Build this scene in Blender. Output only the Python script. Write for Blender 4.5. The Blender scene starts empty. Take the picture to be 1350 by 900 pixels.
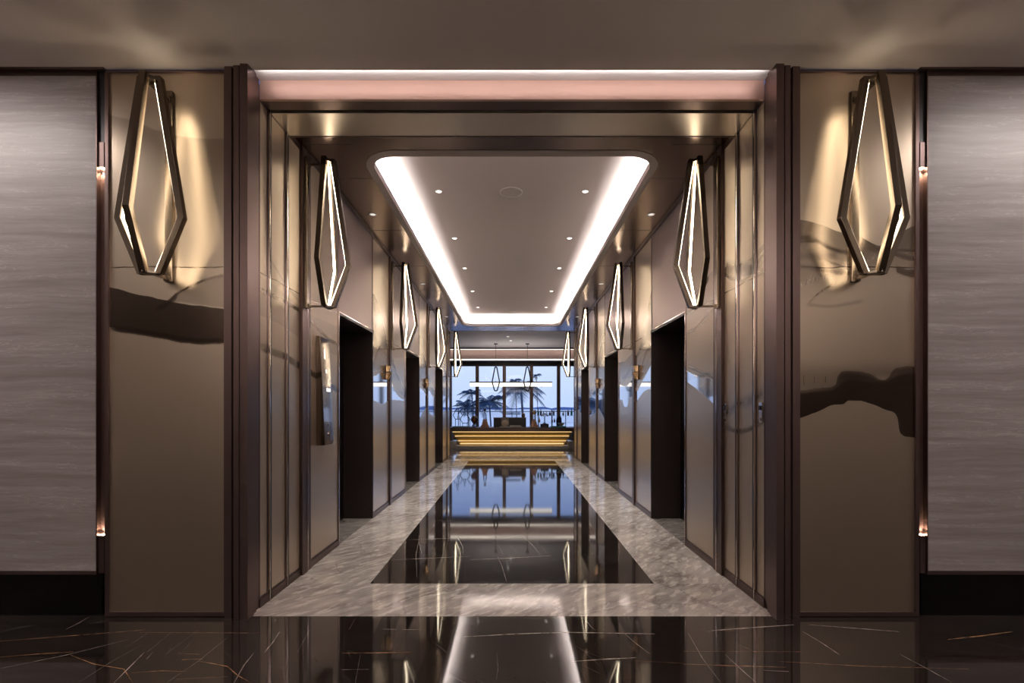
import bpy, bmesh, math, random
from mathutils import Vector, Matrix
rnd = random.Random(7)
C = bpy.context.scene.collection
SC = bpy.context.scene

# ------------------------------------------------------------------ camera, sky, exposure
F = 640.0            # focal length in pixels of a 1350 x 900 frame
VX, VY = 675.0, 537.5
EYE = 1.3
cam_d = bpy.data.cameras.new('camera'); cam = bpy.data.objects.new('camera', cam_d); C.objects.link(cam)
cam.location = (0, 0, EYE); cam.rotation_euler = (math.pi/2, 0, 0)
cam_d.sensor_fit = 'HORIZONTAL'; cam_d.sensor_width = 36.0; cam_d.lens = 36.0*F/1350.0
cam_d.shift_y = (VY-450.0)/1350.0
cam_d.clip_start = 0.05; cam_d.clip_end = 9000
SC.camera = cam
SC.view_settings.view_transform = 'Standard'; SC.view_settings.look = 'None'
SC.view_settings.gamma = 1.0; SC.view_settings.use_curve_mapping = False
SC.view_settings.exposure = 0.0

LED_COL = (1.0, 0.83, 0.60)
LED_SCONCE = 13.5
COVE_W = 300.0
HALL_FILL_W = 50.0
SKY_STRENGTH = 1.12

w = bpy.data.worlds.new('dusk_sky'); SC.world = w; w.use_nodes = True
wn = w.node_tree.nodes; wl = w.node_tree.links; wn.clear()
wo = wn.new('ShaderNodeOutputWorld'); wb = wn.new('ShaderNodeBackground')
wt = wn.new('ShaderNodeTexCoord'); ws = wn.new('ShaderNodeSeparateXYZ'); wr = wn.new('ShaderNodeValToRGB')
wl.new(wt.outputs['Generated'], ws.inputs[0]); wl.new(ws.outputs['Z'], wr.inputs[0])
wr.color_ramp.elements[0].position = 0.0; wr.color_ramp.elements[0].color = (0.56, 0.69, 1.02, 1)
wr.color_ramp.elements[1].position = 0.09; wr.color_ramp.elements[1].color = (0.66, 0.77, 1.05, 1)
e = wr.color_ramp.elements.new(0.2); e.color = (0.42, 0.60, 1.15, 1)
e = wr.color_ramp.elements.new(0.5); e.color = (0.13, 0.23, 0.60, 1)
wl.new(wr.outputs[0], wb.inputs[0]); wb.inputs[1].default_value = SKY_STRENGTH
wl.new(wb.outputs[0], wo.inputs[0])

def area(name, loc, rot, sx, sy, power, col=(1, .86, .72)):
    d = bpy.data.lights.new(name, 'AREA'); d.shape = 'RECTANGLE'; d.size = sx; d.size_y = sy
    d.energy = power; d.color = col
    o = bpy.data.objects.new(name, d); C.objects.link(o); o.location = loc; o.rotation_euler = rot
    return o

# cove strips lying on the ledge of the raised ceiling
for s in (-1, 1):
    area('cove_lamp', (s*1.345, 8.0, 3.425), (0, math.radians(180 + s*22), 0), 0.03, 7.9, COVE_W, (1, .94, .91))
area('cove_lamp', (0, 12.20, 3.425), (math.radians(180 - 22), 0, 0), 2.2, 0.03, 40, (1, .93, .88))
area('cove_lamp', (0, 3.80, 3.425), (math.radians(180 + 22), 0, 0), 2.2, 0.03, 22, (1, .93, .88))
# unseen fill lamps added in the hall to light stone and front panels
for x in (-3.95, 3.95):
    area('hall_fill_lamp', (x*1.08, 2.30, 3.40), (0, 0, 0), 2.1, 0.08, HALL_FILL_W, (1, .90, .85))
area('hall_fill_lamp', (0, -1.2, 3.40), (0, 0, 0), 5.0, 0.3, 40, (1, .86, .76))
area('hall_back_fill_lamp', (0, -2.25, 2.5), (math.radians(180-15), 0, 0), 9.0, 0.12, 420, (1, .95, .91))
# dining room beyond
area('pendant_lamp', (0, 15.9, 2.19), (math.pi, 0, 0), 2.6, 0.06, 20, (1, .92, .84))
area('dining_recess_lamp', (0, 17.3, 3.44), (math.radians(180-35), 0, 0), 9.0, 0.04, 40, (1, .9, .8))

# ------------------------------------------------------------------ helpers
class G:
    """small node-graph helper"""
    def __init__(s, name):
        s.m = bpy.data.materials.new(name); s.m.use_nodes = True
        s.t = s.m.node_tree; s.t.nodes.clear()
        s.out = s.n('ShaderNodeOutputMaterial')
        s.b = s.n('ShaderNodeBsdfPrincipled'); s.l(s.b.outputs[0], s.out.inputs[0])
    def n(s, k): return s.t.nodes.new(k)
    def l(s, a, b): s.t.links.new(a, b)
    def put(s, sock, v):
        if isinstance(v, bpy.types.NodeSocket): s.l(v, sock)
        else: sock.default_value = v
    def math(s, op, a, b=0.0, c=None, clamp=False):
        n = s.n('ShaderNodeMath'); n.operation = op; n.use_clamp = clamp
        s.put(n.inputs[0], a); s.put(n.inputs[1], b)
        if c is not None: s.put(n.inputs[2], c)
        return n.outputs[0]
    def mapr(s, v, a, b, c=0.0, d=1.0, smooth=False):
        n = s.n('ShaderNodeMapRange'); n.clamp = True
        if smooth: n.interpolation_type = 'SMOOTHSTEP'
        for i, q in enumerate((v, a, b, c, d)): s.put(n.inputs[i], q)
        return n.outputs[0]
    def mix(s, f, a, b, mode='MIX'):
        n = s.n('ShaderNodeMix'); n.data_type = 'RGBA'; n.blend_type = mode
        s.put(n.inputs[0], f)
        for i, v in ((6, a), (7, b)):
            if isinstance(v, bpy.types.NodeSocket): s.l(v, n.inputs[i])
            else: n.inputs[i].default_value = (*v[:3], 1)
        return n.outputs[2]
    def pos(s): return s.n('ShaderNodeNewGeometry').outputs['Position']
    def sep(s, v):
        n = s.n('ShaderNodeSeparateXYZ'); s.l(v, n.inputs[0]); return n.outputs
    def mapping(s, v, scale, rot=(0, 0, 0), loc=(0, 0, 0)):
        if any(rot):
            m = s.n('ShaderNodeMapping'); s.l(v, m.inputs[0]); m.inputs['Rotation'].default_value = rot; v = m.outputs[0]; rot = (0, 0, 0)
        n = s.n('ShaderNodeMapping'); s.l(v, n.inputs[0])
        n.inputs['Scale'].default_value = scale; n.inputs['Rotation'].default_value = rot; n.inputs['Location'].default_value = loc
        return n.outputs[0]
    def noise(s, v, scale=1, detail=4, rough=.55, dist=0):
        n = s.n('ShaderNodeTexNoise'); s.l(v, n.inputs['Vector'])
        n.inputs['Scale'].default_value = scale; n.inputs['Detail'].default_value = detail
        n.inputs['Roughness'].default_value = rough; n.inputs['Distortion'].default_value = dist
        return n.outputs[0]
    def ramp(s, v, stops):
        n = s.n('ShaderNodeValToRGB'); s.put(n.inputs[0], v)
        el = n.color_ramp.elements
        while len(el) < len(stops): el.new(0.5)
        for q, (p, c) in zip(el, stops):
            q.position = p; q.color = (*c[:3], 1) if not isinstance(c, (int, float)) else (c, c, c, 1)
        return n.outputs[0]
    def set(s, **k):
        names = dict(color='Base Color', rough='Roughness', metal='Metallic', spec='Specular IOR Level', ior='IOR',
                     emit='Emission Color', estr='Emission Strength', trans='Transmission Weight', alpha='Alpha',
                     coat='Coat Weight', coatr='Coat Roughness', aniso='Anisotropic', normal='Normal')
        for q, v in k.items():
            sock = s.b.inputs[names[q]]
            if isinstance(v, tuple) and len(v) == 3: v = (*v, 1)
            s.put(sock, v)
        return s

def plain(name, color, rough=.5, metal=0.0, vary=0.08, scale=6, **k):
    """procedural: colour and roughness gently modulated by noise"""
    g = G(name); v = g.noise(g.pos(), scale, 3)
    lo = tuple(c*(1-vary) for c in color); hi = tuple(min(1, c*(1+vary)) for c in color)
    g.set(color=g.mix(v, lo, hi), rough=g.mapr(v, .3, .7, max(0, rough*.92), min(1, rough*1.08)), metal=metal, **k)
    return g.m

def brushed(name, color, rough=.3, axis='Z', amp=.015, metal=1.0):
    """brushed metal, grain running along axis"""
    g = G(name)
    sc = {'Z': (220, 220, 2.5), 'Y': (220, 2.5, 220), 'X': (2.5, 220, 220)}[axis]
    v = g.noise(g.mapping(g.pos(), sc), 1, 2)
    big = g.noise(g.pos(), 1.3, 2)
    c = g.mix(v, tuple(q*.97 for q in color), tuple(q*1.03 for q in color))
    g.set(color=c, rough=g.math('ADD', g.mapr(v, .3, .7, rough-amp, rough+amp), g.mapr(big, .3, .7, -.02, .02)), metal=metal)
    return g.m

def emissive(name, color, strength):
    g = G(name); v = g.noise(g.pos(), 3, 1)
    g.set(color=(.8, .8, .8), rough=.4, emit=color, estr=g.mapr(v, .3, .7, strength*.97, strength*1.03))
    return g.m

class MB:
    """collects shapes in world coordinates and links them as one mesh"""
    def __init__(s): s.bm = bmesh.new()
    def box(s, x0, x1, y0, y1, z0, z1, mi=0):
        v = [s.bm.verts.new(p) for p in ((x0,y0,z0),(x1,y0,z0),(x1,y1,z0),(x0,y1,z0),(x0,y0,z1),(x1,y0,z1),(x1,y1,z1),(x0,y1,z1))]
        for f in ((0,3,2,1),(4,5,6,7),(0,1,5,4),(1,2,6,5),(2,3,7,6),(3,0,4,7)):
            q = s.bm.faces.new([v[i] for i in f]); q.material_index = mi
        return s
    def prism(s, pts, z0, z1, mi=0):
        a = [s.bm.verts.new((x, y, z0)) for x, y in pts]; b = [s.bm.verts.new((x, y, z1)) for x, y in pts]
        n = len(pts)
        fs = [s.bm.faces.new(list(reversed(a))), s.bm.faces.new(b)]
        for i in range(n): fs.append(s.bm.faces.new((a[i], a[(i+1) % n], b[(i+1) % n], b[i])))
        for f in fs: f.material_index = mi
        return s
    def sweep_poly(s, a, b):
        """loft between two closed polygons of 3-D points, capped"""
        A = [s.bm.verts.new(p) for p in a]; B = [s.bm.verts.new(p) for p in b]; n = len(a)
        s.bm.faces.new(list(reversed(A))); s.bm.faces.new(B)
        for i in range(n): s.bm.faces.new((A[i], A[(i+1) % n], B[(i+1) % n], B[i]))
        return s
    def loft(s, rings, caps=True):
        R = [[s.bm.verts.new(p) for p in r] for r in rings]; n = len(R[0])
        for a, b in zip(R, R[1:]):
            for i in range(n): s.bm.faces.new((a[i], a[(i+1) % n], b[(i+1) % n], b[i]))
        if caps: s.bm.faces.new(list(reversed(R[0]))); s.bm.faces.new(R[-1])
        return s
    def ring(s, ro, ri, mi=0):
        pass
    def tube(s, pts, r, n=8, closed=False):
        P = [Vector(p) for p in pts]; rings = []
        N = len(P)
        for i, p in enumerate(P):
            if closed: t = (P[(i+1) % N]-P[i-1])
            else: t = P[min(i+1, N-1)]-P[max(i-1, 0)]
            t.normalize()
            u = t.cross(Vector((0, 0, 1)))
            if u.length < 1e-3: u = t.cross(Vector((0, 1, 0)))
            u.normalize(); q = u.cross(t)
            rr = r[i] if isinstance(r, (list, tuple)) else r
            rings.append([p + u*(rr*math.cos(2*math.pi*k/n)) + q*(rr*math.sin(2*math.pi*k/n)) for k in range(n)])
        if closed:
            R = [[s.bm.verts.new(p) for p in rg] for rg in rings]
            for i in range(N):
                a, b = R[i], R[(i+1) % N]
                for k in range(n): s.bm.faces.new((a[k], a[(k+1) % n], b[(k+1) % n], b[k]))
        else: s.loft(rings)
        return s
    def lathe(s, prof, cx, cy, n=20, z=0.0):
        rings = [[(cx+max(r, 1e-4)*math.cos(2*math.pi*k/n), cy+max(r, 1e-4)*math.sin(2*math.pi*k/n), z+h) for k in range(n)] for r, h in prof]
        return s.loft(rings)
    def build(s, name, mat, parent=None, origin=None, smooth=False, bevel=0.0, local=False):
        bmesh.ops.recalc_face_normals(s.bm, faces=s.bm.faces)
        me = bpy.data.meshes.new(name)
        if parent is not None and not local: org = wloc(parent)
        elif origin is not None: org = Vector(origin)
        elif local: org = Vector((0, 0, 0))
        else:
            xs = [v.co for v in s.bm.verts]
            org = Vector((sum(v.x for v in xs)/len(xs), sum(v.y for v in xs)/len(xs), min(v.z for v in xs)))
        for v in s.bm.verts: v.co -= org
        if smooth:
            for f in s.bm.faces: f.smooth = True
        s.bm.to_mesh(me); s.bm.free()
        for m in (mat if isinstance(mat, (list, tuple)) else [mat]): me.materials.append(m)
        o = bpy.data.objects.new(name, me); C.objects.link(o)
        if parent is not None: o.parent = parent
        elif not local: o.location = org
        if bevel:
            b = o.modifiers.new('edge', 'BEVEL'); b.width = bevel; b.segments = 2; b.limit_method = 'ANGLE'
        if smooth and hasattr(me, 'set_sharp_from_angle'): me.set_sharp_from_angle(angle=math.radians(40))
        return o

def wloc(o):
    v = Vector((0, 0, 0))
    while o is not None: v += o.location; o = o.parent
    return v
def tag(o, label=None, cat=None, group=None, kind=None):
    if label: o['label'] = label
    if cat: o['category'] = cat
    if group: o['group'] = group
    if kind: o['kind'] = kind
    return o
def empty(name, loc, label, cat, group=None, rz=0.0):
    o = bpy.data.objects.new(name, None); C.objects.link(o); o.empty_display_size = .05
    o.location = loc; o.rotation_euler = (0, 0, rz)
    return tag(o, label, cat, group)
def struct(mb, name, mat, **k):
    o = mb.build(name, mat, **k); o['kind'] = 'structure'; return o
def box_struct(name, mat, *b): return struct(MB().box(*b), name, mat)
def copy_tree(o, parent=None):
    c = o.copy(); C.objects.link(c)
    if parent is not None: c.parent = parent
    for ch in list(o.children): copy_tree(ch, c)
    return c

# pixel -> place
YF = 3.03; KF = YF/F
def front(px, py): return ((px-VX)*KF, EYE+(VY-py)*KF)                   # on the facade plane: x, z
WX = 1.645
def onwall(px, py):                                                       # on a corridor wall: y, z
    Y = WX*F/abs(px-VX); return (Y, EYE+(VY-py)*Y/F)
def onfloor(px, py):
    Y = EYE*F/(py-VY); return ((px-VX)*Y/F, Y)
def at(px, py, Y): return Vector(((px-VX)*Y/F, Y, EYE+(VY-py)*Y/F))

# ------------------------------------------------------------------ materials
M = {}
M['bronze'] = plain('dark_bronze', (.135, .095, .085), .36, 1.0, vary=.04)
M['bronze_frame'] = plain('rose_bronze', (.165, .115, .107), .34, .88, vary=.03)
M['header_rose'] = brushed('rose_copper', (.49, .31, .26), .42, 'X', metal=.3)
M['black'] = plain('black_metal', (.012, .011, .012), .35)
M['black_gloss'] = plain('black_gloss_stone', (.002, .002, .002), .12)
M['jamb'] = plain('dark_brown_jamb', (.030, .020, .018), .42, .3)
M['door_leaf'] = brushed('lift_door_bronze', (.08, .06, .055), .3)
M['overdoor'] = brushed('lift_header_bronze', (.34, .27, .25), .40)
M['chrome'] = plain('polished_edge', (.62, .56, .54), .10, 1.0, vary=.02)
M['soffit'] = brushed('brushed_soffit', (.62, .55, .47), .32, 'Y', metal=.75)
M['ceil_metal'] = brushed('bronze_ceiling', (.235, .175, .15), .24, 'Y')
M['champagne'] = brushed('champagne_brass', (.23, .185, .142), .22, amp=.01)
M['gold'] = brushed('warm_brass', (.75, .52, .28), .25)
M['white'] = plain('white_plaster', (.86, .82, .81), .8, vary=.02)
M['lip'] = plain('grey_plaster_lip', (.42, .37, .36), .7, vary=.02)
M['ceil'] = plain('cove_plaster', (.74, .68, .655), .85, vary=.02, scale=2)
M['hall_ceil'] = plain('taupe_plaster', (.62, .56, .53), .85, vary=.03, scale=2)
M['hall_wall'] = plain('hall_plaster', (.29, .25, .23), .7, vary=.05)
M['dining_wall'] = plain('dining_wall', (.18, .14, .12), .6)
M['dining_ceil'] = plain('dining_ceiling', (.55, .51, .50), .7)
M['led'] = emissive('led_diffuser', LED_COL, LED_SCONCE)
M['added_glow'] = emissive('added_sconce_glow', LED_COL, 18)
M['lens'] = emissive('downlight_lens', (1, .92, .82), 5)
M['lens_dim'] = emissive('downlight_lens_shaded', (1, .92, .84), .8)
M['strip'] = emissive('ceiling_strip', (1, .88, .74), 2.2)
M['soffit_led'] = emissive('soffit_led_line', (1, .93, .90), 22)
M['slot_led'] = emissive('slot_lamp_lens', (1, .74, .52), 45)
M['gold_led'] = emissive('gold_led', (1, .64, .24), 1.35)

def glass(name, tint, refl=.12, rough=.02):
    g = G(name); tr = g.n('ShaderNodeBsdfTransparent'); gl = g.n('ShaderNodeBsdfGlossy'); mx = g.n('ShaderNodeMixShader')
    v = g.noise(g.pos(), 2, 2)
    g.l(g.mix(v, tint, tuple(min(1, c*1.03) for c in tint)), tr.inputs[0]); gl.inputs['Roughness'].default_value = rough
    f = g.n('ShaderNodeFresnel'); f.inputs[0].default_value = 1.45
    g.l(g.math('ADD', f.outputs[0], refl-.04, clamp=True), mx.inputs[0]); g.l(tr.outputs[0], mx.inputs[1]); g.l(gl.outputs[0], mx.inputs[2])
    g.l(mx.outputs[0], g.out.inputs[0]); return g.m
M['pane'] = glass('window_glass', (.95, .97, 1.0), .04)
M['clear'] = glass('clear_glass', (.91, .94, .97), .14)
M['amber_glass'] = glass('amber_glass', (.62, .40, .22), .14)
M['green_glass'] = glass('green_glass', (.06, .34, .26), .12)
M['dark_glass'] = glass('dark_glass', (.05, .06, .10), .12)
M['violet_glass'] = glass('violet_glass', (.22, .17, .26), .12)

# black marble
def black_marble(name):
    g = G(name); p = g.pos()
    cloud = g.noise(g.mapping(p, (1.1, 4, 1), (0, 0, .2)), 1, 6, .6)
    col = g.ramp(cloud, [(.30, (.011, .009, .0085)), (.62, (.024, .018, .016)), (.85, (.048, .034, .029))])
    w1 = g.noise(p, 1.6, 3)
    def lines(rot, sc, width, thr):
        q = g.mapping(p, sc, (0, 0, rot))
        n = g.n('ShaderNodeVectorMath'); n.operation = 'ADD'
        nz = g.n('ShaderNodeTexNoise'); g.l(p, nz.inputs['Vector']); nz.inputs['Scale'].default_value = 2.2; nz.inputs['Detail'].default_value = 2
        sc2 = g.n('ShaderNodeVectorMath'); sc2.operation = 'SCALE'; g.l(nz.outputs[1], sc2.inputs[0]); sc2.inputs[3].default_value = .22
        g.l(q, n.inputs[0]); g.l(sc2.outputs[0], n.inputs[1])
        v = g.n('ShaderNodeTexVoronoi'); v.feature = 'DISTANCE_TO_EDGE'; g.l(n.outputs[0], v.inputs['Vector']); v.inputs['Scale'].default_value = 1
        m = g.mapr(v.outputs['Distance'], 0, width, 1, 0)
        return g.math('MULTIPLY', m, g.mapr(g.noise(g.mapping(p, (1, 1, 1), loc=(rot*9, 3, 0)), 2.2, 2), thr, thr+.12))
    a = lines(.9, (1.0, 4.5, 1), .010, .52)
    b = lines(-.75, (1.0, 5.0, 1), .010, .55)
    c = lines(.06, (.9, 5, 1), .012, .53)
    col = g.mix(g.math('MULTIPLY', a, .22), col, (.34, .29, .26))
    col = g.mix(g.math('MULTIPLY', b, .15), col, (.34, .29, .26))
    col = g.mix(g.math('MULTIPLY', c, .22), col, (.36, .19, .10))
    g.set(color=col, rough=g.mapr(w1, .3, .7, .035, .06), ior=1.52)
    g.b.inputs['Specular IOR Level'].default_value = .62
    return g.m
M['black_marble'] = black_marble('black_veined_marble')
def vein(name, c):
    g = G(name); v = g.noise(g.pos(), 25, 3)
    g.set(color=g.mix(g.mapr(v, .35, .65), tuple(q*.25 for q in c), c), rough=.06); return g.m
M['vein_white'] = vein('white_vein', (.62, .55, .50))
M['vein_gold'] = vein('gold_vein', (.48, .26, .13))
def grey_marble(name, rot, dark=1.0):
    g = G(name); p = g.pos()
    wob = g.n('ShaderNodeTexNoise'); g.l(p, wob.inputs['Vector']); wob.inputs['Scale'].default_value = 1.7; wob.inputs['Detail'].default_value = 3
    sc = g.n('ShaderNodeVectorMath'); sc.operation = 'SCALE'; g.l(wob.outputs[1], sc.inputs[0]); sc.inputs[3].default_value = .13
    ad = g.n('ShaderNodeVectorMath'); ad.operation = 'ADD'; g.l(p, ad.inputs[0]); g.l(sc.outputs[0], ad.inputs[1])
    q = ad.outputs[0]
    n1 = g.noise(g.mapping(q, (3.6, 13, 1), (0, 0, rot)), 1.0, 6, .6)
    n2 = g.noise(g.mapping(q, (1.0, 2.4, 1), (0, 0, rot+.2)), 1.0, 4, .5)
    n3 = g.noise(g.mapping(q, (6.5, 20, 1), (0, 0, rot-.1)), 1.0, 5, .6)
    v = g.math('ADD', g.math('MULTIPLY', n1, .55), g.math('MULTIPLY', n2, .45))
    k = lambda *c: tuple(x*dark for x in c)
    col = g.ramp(v, [(.38, k(.29, .255, .235)), (.48, k(.48, .435, .405)), (.58, k(.58, .53, .50)), (.70, k(.82, .77, .73))])
    col = g.mix(g.mapr(n3, .53, .61, 0, .62), col, k(.88, .83, .79))
    vo = g.n('ShaderNodeTexVoronoi'); vo.feature = 'DISTANCE_TO_EDGE'; vo.inputs['Scale'].default_value = 1.1
    nz = g.n('ShaderNodeTexNoise'); g.l(p, nz.inputs['Vector']); nz.inputs['Scale'].default_value = 3; nz.inputs['Detail'].default_value = 6
    a2 = g.n('ShaderNodeVectorMath'); a2.operation = 'ADD'; g.l(p, a2.inputs[0]); g.l(nz.outputs[1], a2.inputs[1]); g.l(a2.outputs[0], vo.inputs['Vector'])
    col = g.mix(g.math('MULTIPLY', g.mapr(vo.outputs['Distance'], 0, .03, 1, 0), .4), col, k(.14, .12, .115))
    g.set(color=col, rough=.07, ior=1.5); return g.m
M['grey_marble'] = grey_marble('grey_marble', -.85)
M['grey_marble_b'] = grey_marble('grey_marble_cross', -.75)
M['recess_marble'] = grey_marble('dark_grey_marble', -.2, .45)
def travertine(name):
    g = G(name); p = g.pos()
    wob = g.n('ShaderNodeTexNoise'); g.l(p, wob.inputs['Vector']); wob.inputs['Scale'].default_value = 2.2; wob.inputs['Detail'].default_value = 3
    s = g.n('ShaderNodeVectorMath'); s.operation = 'SCALE'; g.l(wob.outputs[1], s.inputs[0]); s.inputs[3].default_value = .05
    a = g.n('ShaderNodeVectorMath'); a.operation = 'ADD'; g.l(p, a.inputs[0]); g.l(s.outputs[0], a.inputs[1])
    n1 = g.noise(g.mapping(a.outputs[0], (.7, .7, 14)), 1, 6, .6)
    n2 = g.noise(g.mapping(a.outputs[0], (2.2, 2.2, 46)), 1, 6, .7)
    n3 = g.noise(g.mapping(a.outputs[0], (3.5, 3.5, 30), loc=(4, 2, 1)), 1, 3, .6, .8)
    v = g.math('ADD', g.math('MULTIPLY', n1, .55), g.math('MULTIPLY', n2, .45))
    col = g.ramp(v, [(.36, (.19, .163, .160)), (.47, (.235, .205, .203)), (.56, (.275, .243, .242)), (.68, (.36, .325, .325))])
    ln = g.math('MULTIPLY', g.mapr(g.math('ABSOLUTE', g.math('SUBTRACT', n3, .5)), 0, .018, 1, 0), g.mapr(n1, .46, .56))
    col = g.mix(g.math('MULTIPLY', ln, .55), col, (.44, .40, .40))
    g.set(color=col, rough=.42); return g.m
M['travertine'] = travertine('grey_banded_stone')

# etched metal: layers of drawn smoke, and one painted ceiling reflection, over brushed champagne metal
def smoke(name, axis, u0, u1, layers, base=(.50, .415, .325), dark=(.085, .060, .048), rough=.35, z0=0.0, z1=3.5, rough_d=.16, metal=.95):
    g = G(name); p = g.sep(g.pos())
    u = g.mapr(p['X' if axis == 'X' else 'Y'], u0, u1); z = p['Z']
    g.u = u
    wob = g.noise(g.pos(), 5, 3)
    zz = g.math('ADD', z, g.mapr(wob, .3, .7, -.006, .006))
    def curve(pts):
        n = g.n('ShaderNodeFloatCurve'); c = n.mapping.curves[0]
        P = sorted((min(1, max(0, (a-u0)/(u1-u0))), min(1, max(0, (b-z0)/(z1-z0)))) for a, b in pts)
        Q = []
        for a, b in P:
            if Q and a-Q[-1][0] < .002: a = Q[-1][0]+.002
            Q.append((a, b))
        P = Q
        while len(c.points) < len(P): c.points.new(.5, .5)
        for q, (a, b) in zip(c.points, P): q.location = (a, b); q.handle_type = 'AUTO_CLAMPED'
        n.mapping.update(); g.l(u, n.inputs['Value'])
        return g.math('MULTIPLY_ADD', n.outputs[0], z1-z0, z0)
    keep = None; pol = None; gain = None
    def acc(k, m): return m if k is None else g.math('MULTIPLY', k, m)
    for L in layers:
        if L[0] in ('band', 'polish', 'clear'):
            _, top, ts, bot, bs, st = L
            m = g.math('MULTIPLY', g.mapr(g.math('SUBTRACT', curve(top), zz), -ts*.1, ts, smooth=True), g.mapr(g.math('SUBTRACT', zz, curve(bot)), -bs*.1, bs, smooth=True))
        else:
            _, pts, wd, sf, st = L
            us = [q[0] for q in pts]
            d = g.math('ABSOLUTE', g.math('SUBTRACT', zz, curve(pts)))
            m = g.mapr(d, wd*.3, wd+sf, 1, 0, smooth=True)
            du = (max(us)-min(us))*.06+.01
            uu = p['X' if axis == 'X' else 'Y']
            m = g.math('MULTIPLY', m, g.math('MULTIPLY', g.mapr(uu, min(us)-.002, min(us)+du), g.mapr(uu, max(us)-du, max(us)+.002, 1, 0)))
        inv = g.math('SUBTRACT', 1.0, g.math('MULTIPLY', m, st))
        if L[0] == 'polish': pol = acc(pol, inv)
        else: keep = acc(keep, inv)
    grain = g.noise(g.mapping(g.pos(), (130, 130, 2)), 1, 2)
    b2 = g.mix(grain, tuple(c*.985 for c in base), tuple(c*1.015 for c in base))
    dk = g.math('SUBTRACT', 1.0, keep) if keep is not None else 0.0
    col = g.mix(dk, b2, dark)
    r = g.mapr(grain, .3, .7, rough-.012, rough+.012)
    r = g.math('ADD', r, g.math('MULTIPLY', dk, rough_d-rough))
    if pol is not None:
        r = g.math('MULTIPLY_ADD', g.math('SUBTRACT', 1.0, pol), g.math('SUBTRACT', .045, r), r)
    if pol is not None:
        col = g.mix(g.math('MULTIPLY', g.math('SUBTRACT', 1.0, pol), .8), col, (.74, .75, .80))
        metal = g.math('MULTIPLY_ADD', g.math('SUBTRACT', 1.0, pol), 1-metal, metal)
    g.set(color=col, rough=r, metal=metal)
    return g.m
fr = lambda *pts: [front(*q) for q in pts]
wp = lambda *pts: [onwall(*q) for q in pts]
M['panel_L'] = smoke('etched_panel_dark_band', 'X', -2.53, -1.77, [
    ('band', fr((142,149),(180,160),(210,171),(240,179),(270,181),(300,182)), .012, fr((142,330),(220,330),(300,330)), .75, .30),  # darker below the ceiling's reflection, painted into the metal; not smoke
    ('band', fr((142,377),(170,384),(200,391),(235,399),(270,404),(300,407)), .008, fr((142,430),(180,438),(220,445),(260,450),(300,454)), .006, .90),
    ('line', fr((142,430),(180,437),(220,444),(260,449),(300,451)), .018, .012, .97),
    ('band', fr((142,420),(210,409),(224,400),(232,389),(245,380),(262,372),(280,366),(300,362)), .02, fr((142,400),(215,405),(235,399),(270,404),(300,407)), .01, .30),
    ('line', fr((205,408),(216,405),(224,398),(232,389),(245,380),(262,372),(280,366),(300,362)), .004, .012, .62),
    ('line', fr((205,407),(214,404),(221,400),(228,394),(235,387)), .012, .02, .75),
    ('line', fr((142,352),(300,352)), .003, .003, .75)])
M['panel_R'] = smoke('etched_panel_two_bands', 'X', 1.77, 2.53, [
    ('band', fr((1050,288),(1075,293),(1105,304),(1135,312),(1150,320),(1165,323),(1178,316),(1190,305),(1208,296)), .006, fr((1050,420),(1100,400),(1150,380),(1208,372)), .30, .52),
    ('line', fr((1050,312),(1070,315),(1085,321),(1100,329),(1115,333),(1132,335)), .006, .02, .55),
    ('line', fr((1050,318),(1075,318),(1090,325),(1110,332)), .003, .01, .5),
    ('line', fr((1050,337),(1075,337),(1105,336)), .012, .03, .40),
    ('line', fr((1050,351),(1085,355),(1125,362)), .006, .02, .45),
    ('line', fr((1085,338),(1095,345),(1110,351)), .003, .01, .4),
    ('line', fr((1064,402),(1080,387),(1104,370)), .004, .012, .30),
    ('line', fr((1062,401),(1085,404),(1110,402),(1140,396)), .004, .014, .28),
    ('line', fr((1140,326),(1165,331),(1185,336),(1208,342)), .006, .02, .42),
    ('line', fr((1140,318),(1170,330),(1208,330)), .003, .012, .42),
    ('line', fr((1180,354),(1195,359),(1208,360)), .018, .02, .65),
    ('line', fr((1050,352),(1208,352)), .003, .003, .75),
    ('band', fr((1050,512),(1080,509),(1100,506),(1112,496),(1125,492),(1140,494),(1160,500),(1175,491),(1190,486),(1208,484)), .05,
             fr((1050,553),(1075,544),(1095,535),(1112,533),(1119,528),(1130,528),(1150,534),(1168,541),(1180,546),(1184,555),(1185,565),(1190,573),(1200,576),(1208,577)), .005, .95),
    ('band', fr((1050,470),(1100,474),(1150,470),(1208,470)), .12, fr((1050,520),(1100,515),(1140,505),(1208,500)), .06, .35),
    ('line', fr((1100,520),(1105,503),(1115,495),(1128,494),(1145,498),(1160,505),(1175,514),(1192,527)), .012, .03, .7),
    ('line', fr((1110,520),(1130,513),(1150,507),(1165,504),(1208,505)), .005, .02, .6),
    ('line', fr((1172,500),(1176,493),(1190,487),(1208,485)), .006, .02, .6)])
def corridor(name, y0, y1, layers, rough=.29):
    J = ('line', [(y0-.2, 2.185), (y1+.2, 2.185)], .003, .003, .75)
    return smoke(name, 'Y', y0, y1, [J]+layers, rough=rough, metal=.72, base=(.54, .455, .365))
M['portal_L'] = corridor('etched_portal_left', 3.1, 4.65, [
    ('band', wp((341,359),(375,385),(397,404),(420,418),(447,430)), .02, wp((341,414),(375,432),(397,447),(420,458),(447,470)), .01, .24),
    ('line', wp((341,457),(375,470),(397,483),(420,497),(447,515)), .022, .02, .9),
    ('line', wp((341,380),(375,398),(397,409)), .008, .02, .45),
    ('line', wp((406,417),(420,434),(432,446),(447,455)), .008, .02, .5),
    ('line', wp((355,340),(375,372),(397,400)), .004, .02, .3)], .36)
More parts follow.
